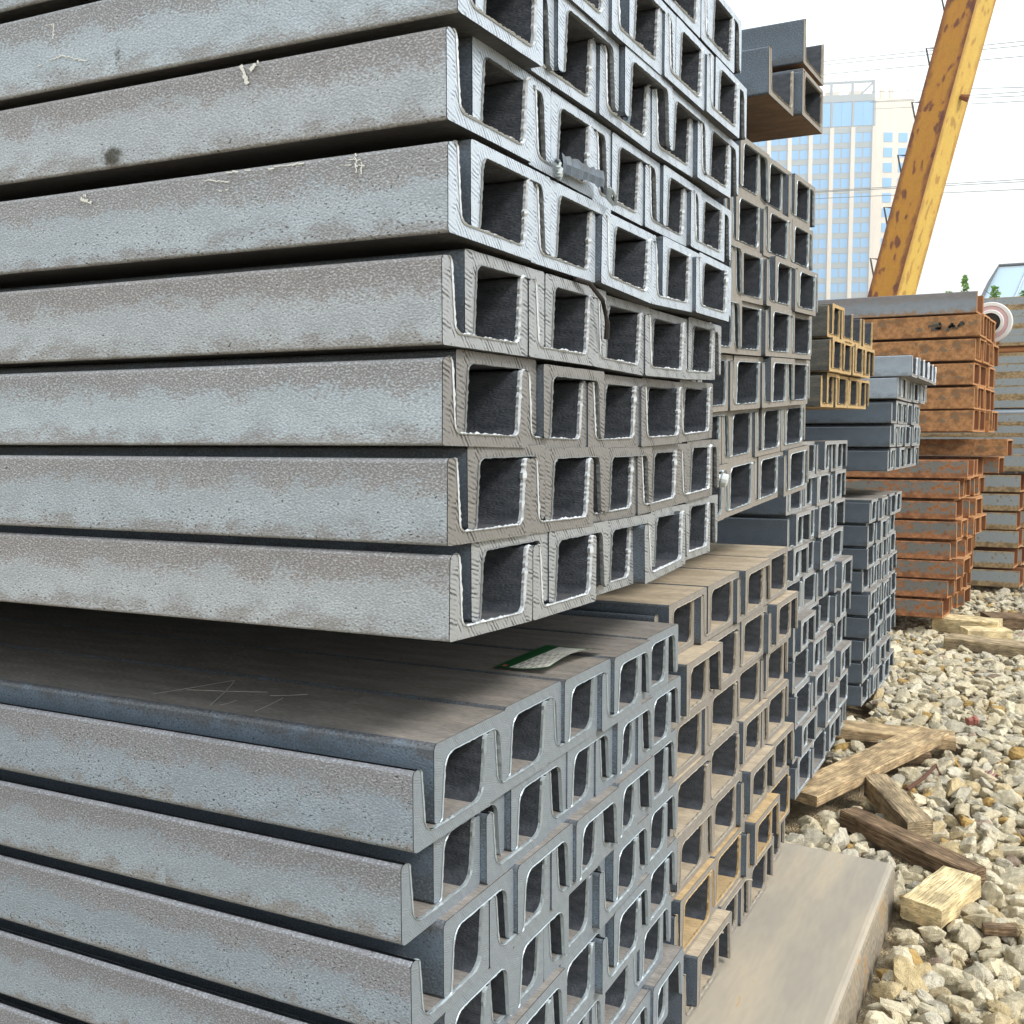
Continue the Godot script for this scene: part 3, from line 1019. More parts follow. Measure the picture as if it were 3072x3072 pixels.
	# slivers of saw waste
	var sl := [[Vector3(-0.1965, 0.6525, -0.526), Vector3(0.002, 0.0095, 0.053), Vector3(0.05, -0.11, 0), "dark ribbed steel strip caught across a channel mouth in the upper front stack", "flange_dark"],
		[Vector3(-0.1915, 0.6465, -0.5615), Vector3(0.004, 0.009, 0.010), Vector3(0.5, 0.4, 0.3), "curled grey saw sliver at the right end of the ribbed strip", "burr_plain"],
		[Vector3(-0.1995, 0.6465, -0.4950), Vector3(0.004, 0.005, 0.013), Vector3(-0.4, 0.2, 0.2), "short pale saw sliver at the left of the ribbed strip", "burr_plain"],
		[Vector3(-0.1955, 0.7075, -0.601), Vector3(0.004, 0.012, 0.007), Vector3(-0.1, 0.3, 0.0), "torn folded sliver hanging below a seam near the top of the stack", "flange_blue"]]
	for i in sl.size():
		var q: Array = sl[i]
		var s3: Vector3 = q[1]
		var so := solo("steel_sliver", ribbed(s3, 40 + i), M[q[4]], q[3], "steel sliver")
		so.position = q[0]
		so.rotation = q[2]
	st = begin()
	tube(st, [Vector3(-0.0070, 0.0145, 0.029), Vector3(-0.0030, 0.0135, 0.016), Vector3(0.0010, 0.005, 0.004), Vector3(0.0020, -0.008, -0.002), Vector3(0.0005, -0.017, -0.005)], 0.0012, 0.0017, 6)
	var bent := solo("bent_strap", finish(st), M.tape_dark, "dark bent strap end curling over the fourth visible row of sawn ends", "strap")
	bent.position = Vector3(-0.1945, 0.5790, -0.5560)

	# timbers that carry the upper stacks, set well back from the ends
	var bears := [[Vector3(-0.95, 0.3755, -0.61), Vector3(0.52, 0.052, 0.09), "timber bearer deep in the dark gap under the upper front stack"],
		[Vector3(-0.95, 0.386, -1.06), Vector3(0.44, 0.024, 0.09), "timber bearer in the dark gap under the second upper stack"],
		[Vector3(-0.80, 0.8325, -1.16), Vector3(0.26, 0.05, 0.07), "timber bearer beneath the loose channels on the second upper stack"],
		[Vector3(-0.80, 0.5245, -1.66), Vector3(0.44, 0.043, 0.09), "timber bearer between the third stack and the yellow-rusted channels"],
		[Vector3(-0.80, 0.4130, -2.22), Vector3(0.44, 0.052, 0.09), "timber bearer between the dark fourth stack and the raised stack"],
		[Vector3(-0.45, -0.0135, -0.62), Vector3(0.46, 0.0225, 0.08), "timber bearer under the lower front stack on the flat steel bearer"]]
	for i in bears.size():
		var q: Array = bears[i]
		var tb2 := solo("timber_bearer", block_mesh(q[1], 0.003, 0.0008, 700 + i), M.wood_dark, q[2], "timber", "timber bearers between the stacks")
		tb2.position = q[0]
		tb2.rotation = Vector3(0, PI / 2, 0)
	# oily smudges on the front beams
	for q in [[Vector2(-0.4095, 0.6510), Vector2(0.0085, 0.0065), "dark oily smudge on the lower edge of the second visible beam"], [Vector2(-0.4035, 0.7010), Vector2(0.0035, 0.0095), "narrow dark run on the topmost long beam near the upper left"]]:
		solo("oil_stain", stain_mesh(q[0], q[1], hash(q[2])), M.stain, q[2], "stain")

	# bits of tie wire caught between the dusty channels
	for q in [[Vector3(-0.204, 0.0155, -0.925), Vector3(0.0085, -0.002, -0.006), "short pale tie wire bridging two dusty channels low in the second stack"], [Vector3(-0.196, 0.0230, -1.035), Vector3(0.0080, -0.001, -0.006), "short pale tie wire bridging the dusty channels further right, low in the second stack"]]:
		st = begin()
		tube(st, [Vector3.ZERO, q[1] * 0.5 + Vector3(0, 0.0008, 0), q[1]], 0.0012, 0.0012, 6)
		var tie := solo("tie_wire", finish(st), M.burr_dusty, q[2], "tie wire", "tie wires")
		tie.position = q[0]

	# litter on the gravel
	st = begin()
	tube(st, [Vector3(-0.0, 0, 0.0), Vector3(0.022, 0.005, -0.05), Vector3(0.040, 0.012, -0.105), Vector3(0.047, 0.004, -0.085)], 0.0035, 0.0026)
	var stick := solo("broken_stick", finish(st), M.stick, "short reddish brown stick lying on the gravel beyond the timbers", "stick")
	stick.position = Vector3(0, 0.5, 0) + (Vector3(-0.052, -0.030, -1.563) - Vector3(0, 0.5, 0)) * 1.035
	st = begin()
	for k in 5:
		var t := k / 5.0
		quad(st, Vector3(t * 0.05, 0.004 * sin(t * 6), -t * 0.05), Vector3((t + 0.2) * 0.05, 0.004 * sin(t * 6 + 1.2), -(t + 0.2) * 0.05), Vector3((t + 0.2) * 0.05 + 0.008, 0.004 + 0.004 * sin(t * 5), -(t + 0.2) * 0.05 + 0.012), Vector3(t * 0.05 + 0.008, 0.003, -t * 0.05 + 0.012))
	var scrap := solo("plastic_scrap", finish(st), M.pink, "crumpled pink plastic scrap on the gravel at the right", "plastic scrap")
	scrap.position = Vector3(0, 0.5, 0) + (Vector3(0.046, -0.034, -1.675) - Vector3(0, 0.5, 0)) * 1.035
	scrap.scale = Vector3(0.6, 2.0, 0.6)
	var tile := solo("broken_chip", block_mesh(Vector3(0.034, 0.010, 0.012), 0.001, 0.0008, 91), M.wood_dark, "small brown bar fragment among stones to the right of the pale block", "fragment")
	tile.position = Vector3(0, 0.5, 0) + (Vector3(0.060, -0.040, -1.168) - Vector3(0, 0.5, 0)) * 1.035
	tile.rotation = Vector3(0.1, 0.25, 0.05)
	var brick := solo("red_chip", block_mesh(Vector3(0.020, 0.012, 0.014), 0.003, 0.002, 92), M.dull_red, "small reddish stone chip on the gravel beside the dark stack", "stone chip")
	brick.position = Vector3(0.045, -0.036, -2.03)
	brick.rotation = Vector3(0.2, 0.6, 0.1)

func box_strip(st: SurfaceTool, a: Vector3, b: Vector3, n: Vector3, up: Vector3) -> void:
	quad(st, a - n + up, b - n + up, b + n + up, a + n + up)
	quad(st, a - n, a + n, a + n + up, a - n + up)
	quad(st, a - n, a - n + up, b - n + up, b - n)
	quad(st, a + n, b + n, b + n + up, a + n + up)

# an irregular film of grease on the flank of a front beam
func stain_mesh(c: Vector2, rad: Vector2, seed_: int) -> ArrayMesh:
	var r := RandomNumberGenerator.new()
	r.seed = seed_
	var st := begin()
	for k in 46:
		var an := r.randf() * TAU
		var d := pow(r.randf(), 0.7)
		var o := Vector3(c.x + cos(an) * rad.x * d, c.y + sin(an) * rad.y * d, -0.39235 + 0.027 * (c.x + 0.21) * -1.0 + r.randf() * 0.0001)
		var n := 7
		var s := rad.x * r.randf_range(0.10, 0.26) * (1.25 - d)
		for j in n:
			var t0 := TAU * j / n
			var t1 := TAU * (j + 1) / n
			quad(st, o, o + Vector3(cos(t0) * s * 1.3, sin(t0) * s, 0), o + Vector3(cos(t1) * s * 1.3, sin(t1) * s, 0), o + Vector3(cos(t1) * s * 1.3, sin(t1) * s, 0))
	return finish(st)

func ribbed(s: Vector3, seed_: int) -> ArrayMesh:
	var r := RandomNumberGenerator.new()
	r.seed = seed_
	var st := begin()
	var n := 16
	var pts := []
	for i in n + 1:
		var z := (float(i) / n - 0.5) * s.z
		var x := s.x * 0.35 * sin(i * 2.1) + r.randf_range(-1, 1) * s.x * 0.25
		pts.append([Vector3(x, s.y * 0.5 + r.randf_range(-1, 1) * s.y * 0.09, z), Vector3(x * 0.6 + s.x * 0.5, 0, z), Vector3(x, -s.y * 0.5 + r.randf_range(-1, 1) * s.y * 0.09, z), Vector3(x - s.x * 0.5, 0, z)])
	for i in n:
		for k in 4:
			quad(st, pts[i][k], pts[i + 1][k], pts[i + 1][(k + 1) % 4], pts[i][(k + 1) % 4], Vector2(i * 0.02, k * 0.2), Vector2(i * 0.02 + 0.02, k * 0.2), Vector2(i * 0.02 + 0.02, k * 0.2 + 0.2), Vector2(i * 0.02, k * 0.2 + 0.2))
	return finish(st)

func make_label() -> void:
	# printed tag: green header band, white form with ruled boxes, one edge curling up
	var w := 512
	var h := 256
	var img := Image.create(w, h, false, Image.FORMAT_RGB8)
	img.fill(Color(0.06, 0.36, 0.17))
	img.fill_rect(Rect2i(14, 62, w - 28, h - 72), Color(0.95, 0.95, 0.92))
	var ink := Color(0.20, 0.20, 0.21)
	var line := Color(0.45, 0.46, 0.46)
	for k in 7:
		img.fill_rect(Rect2i(14, 62 + k * 26, 360, 2), line)
	for x in [14, 74, 150, 210, 290, 374]:
		img.fill_rect(Rect2i(x, 62, 2, 158), line)
	var r := RandomNumberGenerator.new()
	r.seed = 4
	for k in 6:
		for x in [22, 84, 158, 220, 300]:
			var n := r.randi_range(2, 5)
			for q in n:
				img.fill_rect(Rect2i(x + q * 10, 71 + k * 26, 7, 9), ink)
				img.fill_rect(Rect2i(x + q * 10 + 2, 73 + k * 26, 3, 2), Color(0.87, 0.87, 0.83))
	for q in 9:
		img.fill_rect(Rect2i(150 + q * 26, 22, 17, 3), Color(0.04, 0.22, 0.11))
		img.fill_rect(Rect2i(150 + q * 26, 34, 17, 3), Color(0.04, 0.22, 0.11))
		img.fill_rect(Rect2i(157 + q * 26, 18, 3, 24), Color(0.04, 0.22, 0.11))
	img.fill_rect(Rect2i(26, 20, 34, 20), Color(0.78, 0.25, 0.22))
	img.fill_rect(Rect2i(32, 26, 22, 4), Color(0.88, 0.85, 0.80))
	var m := mat([tex(img)], 0.55)
	var A := Vector3(-0.2831, 0.3457, -0.5883)
	var B := Vector3(-0.2774, 0.3460, -0.6674)
	var C := Vector3(-0.2290, 0.3462, -0.6657)
	var D := Vector3(-0.2413, 0.3462, -0.5883)
	var st := begin()
	var nu := 14
	var nv := 8
	for i in nu:
		for j in nv:
			var P := []
			for q in [[i, j], [i + 1, j], [i + 1, j + 1], [i, j + 1]]:
				var u := float(q[0]) / nu   # along header-to-foot side A->D / B->C
				var v := float(q[1]) / nv   # A->B
				var p := A.lerp(B, v).lerp(D.lerp(C, v), u)
				var lift := pow(clampf((u - 0.35) / 0.65, 0, 1), 2.0) * 0.0075 * pow(sin(clampf(1.0 - v, 0, 1) * PI * 0.8 + 0.15), 1.0)
				p.y += maxf(lift, 0.0) + 0.0006
				P.append([p, Vector2(v, u)])
			quad(st, P[0][0], P[1][0], P[2][0], P[3][0], P[0][1], P[1][1], P[2][1], P[3][1])
	solo("printed_label", finish(st), m, "white printed label with a green border curling up on the lower front stack", "label")
	# a second, crumpled label on the dark stack behind
	st = begin()
	r.seed = 9
	var ring := []
	for k in 12:
		var t := TAU * k / 12.0
		ring.append(Vector3(cos(t) * 0.075 * r.randf_range(0.75, 1.05), r.randf_range(0.0, 0.008), sin(t) * 0.05 * r.randf_range(0.7, 1.1)))
	for k in 12:
		quad(st, Vector3(0, 0.007, 0), ring[k], ring[(k + 1) % 12], ring[(k + 1) % 12])
	var cr := solo("crumpled_paper", finish(st), M.paper, "crumpled white paper lying on top of the dark stack by the gravel", "paper")
	cr.position = Vector3(-0.215, 0.3935, -2.20)

# ---------------------------------------------------------------- near stacks
func make_near_channels() -> void:
	var bright := ["flange_grey", "inside", "web_under", "inside_web", "saw_bright", "burr_bright"]
	var bright2 := ["flange_grey_b", "inside", "web_under", "inside_web", "saw_bright", "burr_bright"]
	var bright3 := ["flange_grey_c", "inside", "web_under", "inside_web", "saw_bright", "burr_bright"]
	var brown2 := ["flange_grey_b", "inside", "web_under", "inside_web", "saw_ground_reflection", "burr_bright"]
	var low_b := ["flange_low_b", "inside", "web_dust", "web_dust", "saw_plain", "burr_plain"]
	var mid := ["flange_grey_c", "inside", "web_under", "inside_web", "saw_dim_reflection", "burr_bright"]
	var brown := ["flange_grey", "inside", "web_under", "inside_web", "saw_ground_reflection", "burr_bright"]
	var low := ["flange_low", "inside", "web_dust", "web_dust", "saw_plain", "burr_plain"]
	var dusty := ["flange_dark", "inside", "web_sand", "web_sand", "saw_dusty", "burr_dusty"]
	var dusty2 := ["flange_dark", "inside", "web_ochre", "web_ochre", "saw_dusty", "burr_ochre"]
	# upper front stack: rows from the top, measured row by row
	var xr := func(a: Array) -> Array: return a
	bundle({"spec": "eight_ragged", "looks": [bright, bright2, bright, bright3, bright2, mid, brown, brown2, mid], "name": "steel_channel", "category": "steel channel", "colour": "ragged grey", "where": "upper front stack", "group": "sawn channels of the upper front stack",
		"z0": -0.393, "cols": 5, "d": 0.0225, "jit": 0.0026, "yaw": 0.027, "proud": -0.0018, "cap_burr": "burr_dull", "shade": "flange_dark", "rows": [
		[-0.2085, 0.7875, 0.10, 0.012],
		[-0.2075, 0.7385, 0.10, 0.006, xr.call([-0.2080, -0.1995, -0.1917, -0.1824, -0.1735, -0.1646]), [0.7378, 0.738, 0.7383, 0.7391, 0.7396, 0.7412]],
		[-0.2075, 0.6903, 0.10, 0.008, [-0.2075, -0.1985, -0.199, -0.1897, -0.1815, -0.1707], [0.6903, 0.6922, 0.6931, 0.6914, 0.6932, 0.6952]],
		[-0.2134, 0.6446, 0.09, 0.002, [-0.2134, -0.2039, -0.2006, -0.1948, -0.186, -0.1754], [0.6446, 0.6447, 0.6438, 0.6434, 0.6438, 0.645]],
		[-0.2132, 0.5947, 0.10, 0.003, [-0.2132, -0.2034, -0.1989, -0.1878, -0.1805, -0.1705], [0.5947, 0.5943, 0.5946, 0.592, 0.5956, 0.5971]],
		[-0.2158, 0.5444, 0.085, 0.01, [-0.2158, -0.2072, -0.2002, -0.1935, -0.1851, -0.1817], [0.5444, 0.5449, 0.5454, 0.5445, 0.5466, 0.5505]],
		[-0.2151, 0.4982, 0.075, 0.01, [-0.2151, -0.2087, -0.2049, -0.1967, -0.1877, -0.1839], [0.4982, 0.4966, 0.4951, 0.4965, 0.4991, 0.5032]],
		[-0.2127, 0.4516, 0.07, 0.008, [-0.2127, -0.2064, -0.2005, -0.1987, -0.1901, -0.1832], [0.4516, 0.4504, 0.4489, 0.4497, 0.4529, 0.4562]],
		[-0.2111, 0.4052, 0.065, 0.004, [-0.2111, -0.2063, -0.1985, -0.2001, -0.1846, -0.1846], [0.4065, 0.4037, 0.4029, 0.4026, 0.4076, 0.4088]],
		]})
	# lower front stack
	var rows := []
	for i in 7:
		rows.append([-0.2405 + [0.0, -0.002, 0.001, -0.001, 0.002, -0.002, 0.0][i], 0.345 - 0.0490 - 0.0490 * i, 0.070, [-0.004, 0.0, 0.004, 0.006, 0.008, 0.006, 0.004][i]])
	bundle({"spec": "eight_clean", "looks": [low, low_b], "name": "steel_channel", "category": "steel channel", "colour": "grey", "where": "lower front stack", "group": "sawn channels of the lower front stack",
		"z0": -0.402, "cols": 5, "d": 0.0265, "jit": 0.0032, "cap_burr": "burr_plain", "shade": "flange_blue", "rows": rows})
	# second stack, dusty, on the bearer
	rows = []
	for i in 7:
		var f := float(6 - i) / 6.0
		rows.append([lerpf(-0.211, -0.232, f) + [0.0, 0.004, -0.003, 0.003, 0.0, 0.005, 0.0][i], -0.0250 + (6 - i) * 0.0540, lerpf(0.057, 0.105, f), f * 0.034])
	bundle({"spec": "ten", "looks": [dusty, dusty, dusty, dusty, dusty, dusty2, dusty], "name": "steel_channel", "category": "steel channel", "colour": "dusty beige-ended", "where": "second lower stack", "group": "dusty channels of the second lower stack",
		"z0": -0.818, "cols": 4, "d": 0.024, "jit": 0.0055, "rows": rows})
	rows = []
	var rx := [-0.172, -0.1675, -0.1635, -0.163, -0.1665, -0.1745, -0.1715]
	var ry := [0.762, 0.708, 0.6555, 0.6025, 0.5475, 0.495, 0.4415]
	for i in 7:
		rows.append([rx[i] - 0.11 * 0.43, ry[i] - 0.055 * 0.42, 0.11, 0.055])
	bundle({"spec": "ten", "looks": [["flange_dark", "inside", "web_under", "inside_web", "saw_dusty", "burr_plain"]], "name": "steel_channel", "category": "steel channel", "colour": "grey-brown", "where": "second upper stack", "group": "channels of the second upper stack",
		"z0": -0.845, "cols": 4, "d": 0.020, "jit": 0.003, "rows": rows})
	# the few loose channels riding on top of it
	var lk := ["flange_dark", "inside", "web_brown", "inside_web", "saw_dusty", "burr_dusty"]
	channel("steel_channel", "ten", lk, 0, true, -0.186, 0.8690, -1.118, 0.055, "grey channel, toes up, at the left of the overhanging pieces on the second upper stack", "steel channel", "loose channels on top", 0.0)
	channel("steel_channel", "ten", lk, 1, true, -0.1665, 0.8760, -1.222, 0.055, "grey channel, toes up, bottom right of the overhanging pieces on the second upper stack", "steel channel", "loose channels on top", 0.0)
	channel("steel_channel", "ten", lk, 2, false, -0.1675, 0.8815, -1.226, 0.055, "grey channel, toes down, forming the box of the overhanging pieces on top", "steel channel", "loose channels on top", 0.0)
	channel("steel_channel", "ten", lk, 3, true, -0.1670, 0.9350, -1.226, 0.055, "topmost overhanging grey channel with both toes standing up against the sky", "steel channel", "loose channels on top", 0.0)

func make_far_channels() -> void:
	var grey := ["flange_dark", "inside", "web_dust", "web_dust", "saw_thin", "burr_plain"]
	var rows := []
	# third stack
	for i in 10:
		rows.append([lerpf(-0.222, -0.201, i / 9.0), 0.498 - 0.0525 - 0.0520 * i, 0.075, 0.010 - 0.001 * i])
	bundle({"spec": "ten_far", "looks": [grey], "name": "steel_channel_end", "category": "steel channel", "colour": "grey", "where": "third stack", "group": "channels of the third stack",
		"z0": -1.425, "cols": 4, "d": 0.024, "jit": 0.007, "rows": rows})
	# yellow-rusted pieces above it
	var och := ["flange_ochre", "inside", "web_ochre", "web_under", "saw_ochre", "burr_ochre"]
	rows = [[-0.182, 0.6580, 0.11, 0.028], [-0.181, 0.6065, 0.105, 0.024], [-0.188, 0.5530, 0.10, 0.018]]
	bundle({"spec": "nine_far", "looks": [och], "name": "ochre_channel", "category": "steel channel", "colour": "yellow-rusted", "where": "small overhanging stack", "group": "yellow-rusted channels",
		"z0": -1.535, "cols": 4, "d": 0.030, "jit": 0.004, "rows": rows, "skip_caps": [[1, 2, 3]]})
	# dark fourth stack beside the gravel
	var dark := ["flange_dark", "inside", "web_dust", "web_dust", "saw_thin", "burr_plain"]
	rows = []
	var fx := [-0.1443, -0.15, -0.1501, -0.1557, -0.1515, -0.1497, -0.1547, -0.1567, -0.1513]
	for i in 9:
		rows.append([fx[i], 0.3405 - 0.0456 * i, 0.085, 0.006])
	bundle({"spec": "slim", "looks": [dark], "name": "slim_channel", "category": "small channel", "colour": "slim dark", "where": "fourth stack by gravel", "group": "slim channels of the fourth stack",
		"z0": -2.00, "cols": 5, "d": 0.020, "jit": 0.006, "rows": rows})
	# galvanised-looking stack above
	var galv := ["galv", "inside", "web_dust", "inside_web", "saw_thin", "burr_bright"]
	rows = [[-0.085, 0.6275, 0.12, 0.0], [-0.1131, 0.5849, 0.12, 0.0], [-0.1198, 0.5367, 0.12, 0.0], [-0.1186, 0.4895, 0.12, 0.006], [-0.1222, 0.4415, 0.12, 0.012]]
	bundle({"spec": "slim", "looks": [galv, galv, dark, dark, dark], "name": "slim_channel", "category": "small channel", "colour": "slim grey", "where": "raised stack behind", "group": "slim channels of the raised stack",
		"z0": -2.05, "cols": 5, "d": 0.019, "jit": 0.005, "rows": rows, "skip_caps": [[0, 1, 2, 3, 4]]})

func make_rust_stacks() -> void:
	var patch := ["rust_patch", "rust_in", "rust_top", "rust_in", "rust_end", "rust_end"]
	var plain := ["rust", "rust_in", "rust_top", "rust_in", "rust_end", "rust_end"]
	var ys := [0.3979, 0.3413, 0.283, 0.227, 0.1688, 0.1154, 0.0608, 0.0034]
	var xs := [0.0176, 0.0084, 0.0136, 0.0068, 0.0018, 0.0026, -0.0128, -0.0214]
	var rows := []
	for i in 8:
		rows.append([xs[i], ys[i], 0.20 if i > 3 else 0.24, 0.0])
	bundle({"spec": "rusty", "looks": [patch], "name": "rusty_channel", "category": "rusty channel", "colour": "rust-patched", "where": "lower rusty stack", "group": "channels of the lower rusty stack",
		"z0": -2.95, "cols": 3, "d": 0.03, "jit": 0.012, "rows": rows, "skip_caps": [[0, 1, 2]]})
	# crosspieces between the two rusty stacks
	channel("rusty_channel", "rusty", patch, 1, false, 0.128, 0.405, -3.30, 0.0, "rusty channel, toes down, jutting out to the right between the rusty stacks", "rusty channel", "crosspieces between the rusty stacks")
	channel("rusty_channel", "rusty", plain, 2, false, 0.147, 0.458, -3.25, 0.0, "flat rusty channel jutting out furthest, directly below the upper rusty stack", "rusty channel", "crosspieces between the rusty stacks")
	ys = [0.8027, 0.7339, 0.6645, 0.5949, 0.5290]
	xs = [0.0492, 0.0419, 0.0406, 0.0385, 0.0422]
	rows = []
	for i in 5:
		rows.append([xs[i], ys[i], 0.19, 0.0])
	bundle({"spec": "rusty_big", "looks": [plain], "name": "rusty_channel", "category": "rusty channel", "colour": "orange rusty", "where": "upper rusty stack", "group": "channels of the upper rusty stack",
		"z0": -3.10, "cols": 3, "d": 0.034, "jit": 0.006, "rows": rows})
	var gt := ["grey_top", "rust_in", "rust_top", "rust_in", "rust_end", "rust_end"]
	channel("rusty_channel", "rusty_big", gt, 0, true, 0.0522, 0.8690, -3.155, 0.0, "grey-faced rusty channel, toes up, on top of the upper rusty stack", "rusty channel", "channels of the upper rusty stack")
	# black brush marks on the top orange channel
	var hm := thing("brush_mark", "dark brushed paint marks on the top orange channel of the upper rusty stack", "paint mark", Vector3(-0.04, 0.835, -3.0985))
	var rr := RandomNumberGenerator.new()
	rr.seed = 5
	for q in [[[-0.044, 0.000], [-0.010, 0.005]], [[-0.036, -0.010], [-0.006, -0.006]], [[-0.014, 0.011], [-0.008, -0.003]], [[-0.024, -0.004], [-0.010, -0.008]], [[0.020, 0.007], [0.008, -0.016]], [[0.020, 0.007], [0.026, -0.009]], [[0.010, -0.004], [0.028, -0.002]], [[0.044, 0.010], [0.032, -0.011]], [[0.044, 0.010], [0.052, 0.004]], [[0.052, 0.004], [0.036, -0.003]]]:
		var st := begin()
		var a := Vector3(q[0][0], q[0][1], 0)
		var b := Vector3(q[1][0], q[1][1], 0)
		box_strip(st, a, b, (b - a).cross(Vector3.BACK).normalized() * rr.randf_range(0.0022, 0.0042), Vector3.BACK * 0.0004)
		part("stroke", finish(st), M.brush, hm)
	# the roll of tape hanging on the ends
	var tr := thing("tape_roll", "white and pink ringed roll hanging at the end of the upper rusty stack", "tape roll", Vector3(0.0865, 0.870, -3.40))
	tr.rotation = Vector3(0, -0.15, 0)
	for q in [["outer_ring", 0.0635, 0.052, 0.020, "tape_white"], ["pink_ring", 0.0520, 0.040, 0.0165, "tape_pink"], ["inner_ring", 0.0400, 0.030, 0.022, "tape_white"], ["dark_hole", 0.0300, 0.0, 0.010, "tape_dark"]]:  # last entry: dark disc standing in for the shade of the open hole
		part(q[0], ring_mesh(q[1], q[2], q[3]), M[q[4]], tr)
	# far right stack
	rows = []
	var fy := [0.393, 0.319, 0.251, 0.183, 0.1175, 0.0427, -0.026]
	var names := ["first", "second", "third", "fourth", "fifth", "sixth", "seventh"]
	var gl := ["rust_grey", "rust_in", "rust_top", "rust_in", "rust_end", "rust_end"]
	for i in 7:
		for j in 2:
			channel("weathered_beam", "rusty_big", gl, (i + j) % 3, true, 0.212 + [0.06, 0.012, 0.010, 0.004, 0.012, 0.0, 0.02][i] + j * 0.03, fy[i], -3.955 - j * 0.112, 0.0, "weathered grey and rust beam, %s down in the far right lower stack, %s row" % [names[i], ["front", "rear"][j]], "weathered beam", "beams of the far right stack")
	for i in 11:
		var y: float = [0.981, 0.946, 0.912, 0.879, 0.846, 0.781, 0.741, 0.701, 0.661, 0.622, 0.560][i]
		channel("weathered_beam", "slim", gl, i % 3, i % 2 == 0, 0.95 + 0.05 * sin(i * 2.3), y, -4.0, 0.0, "long weathered grey beam, %s down in the far right upper stack" % ORD[i], "weathered beam", "beams of the far right stack")
	for q in [[0.5195, "upper"], [0.479, "middle"], [0.4385, "lowest"]]:
		channel("weathered_beam", "slim", gl, 1, true, 0.98, q[0], -4.0, 0.0, "long rust-streaked beam, %s of the three just below the shiny pipe" % q[1], "weathered beam", "beams of the far right stack")
	var st2 := begin()
	tube(st2, [Vector3(-3, 0, 0), Vector3(1.1, 0, 0)], 0.0155, 0.0155, 14)
	var pipe := solo("steel_pipe", finish(st2), M.galv, "pale shiny pipe lying between the beams of the far right stack", "pipe")
	pipe.position = Vector3(0, 0.606, -3.98)
	st2 = begin()
	tube(st2, [Vector3(-3, 0, 0), Vector3(1.1, 0, 0)], 0.011, 0.011, 12)
	pipe = solo("steel_pipe", finish(st2), M.rust_end, "thin red-brown pipe in the gap of the far right upper stack", "pipe")
	pipe.position = Vector3(0, 0.834, -3.99)

func ring_mesh(r1: float, r0: float, depth: float) -> ArrayMesh:
	var st := begin()
	var n := 40
	var prof := [[r0, -depth * 0.5], [r1 - 0.002, -depth * 0.5], [r1, -depth * 0.4], [r1, depth * 0.4], [r1 - 0.002, depth * 0.5], [r0, depth * 0.5], [r0, -depth * 0.5]]
	for i in n:
		var a := TAU * i / n
		var b := TAU * (i + 1) / n
		for k in prof.size() - 1:
			var p: Array = prof[k]
			var q: Array = prof[k + 1]
			quad(st, Vector3(cos(a) * p[0], sin(a) * p[0], p[1]), Vector3(cos(a) * q[0], sin(a) * q[0], q[1]), Vector3(cos(b) * q[0], sin(b) * q[0], q[1]), Vector3(cos(b) * p[0], sin(b) * p[0], p[1]))
	return finish(st)

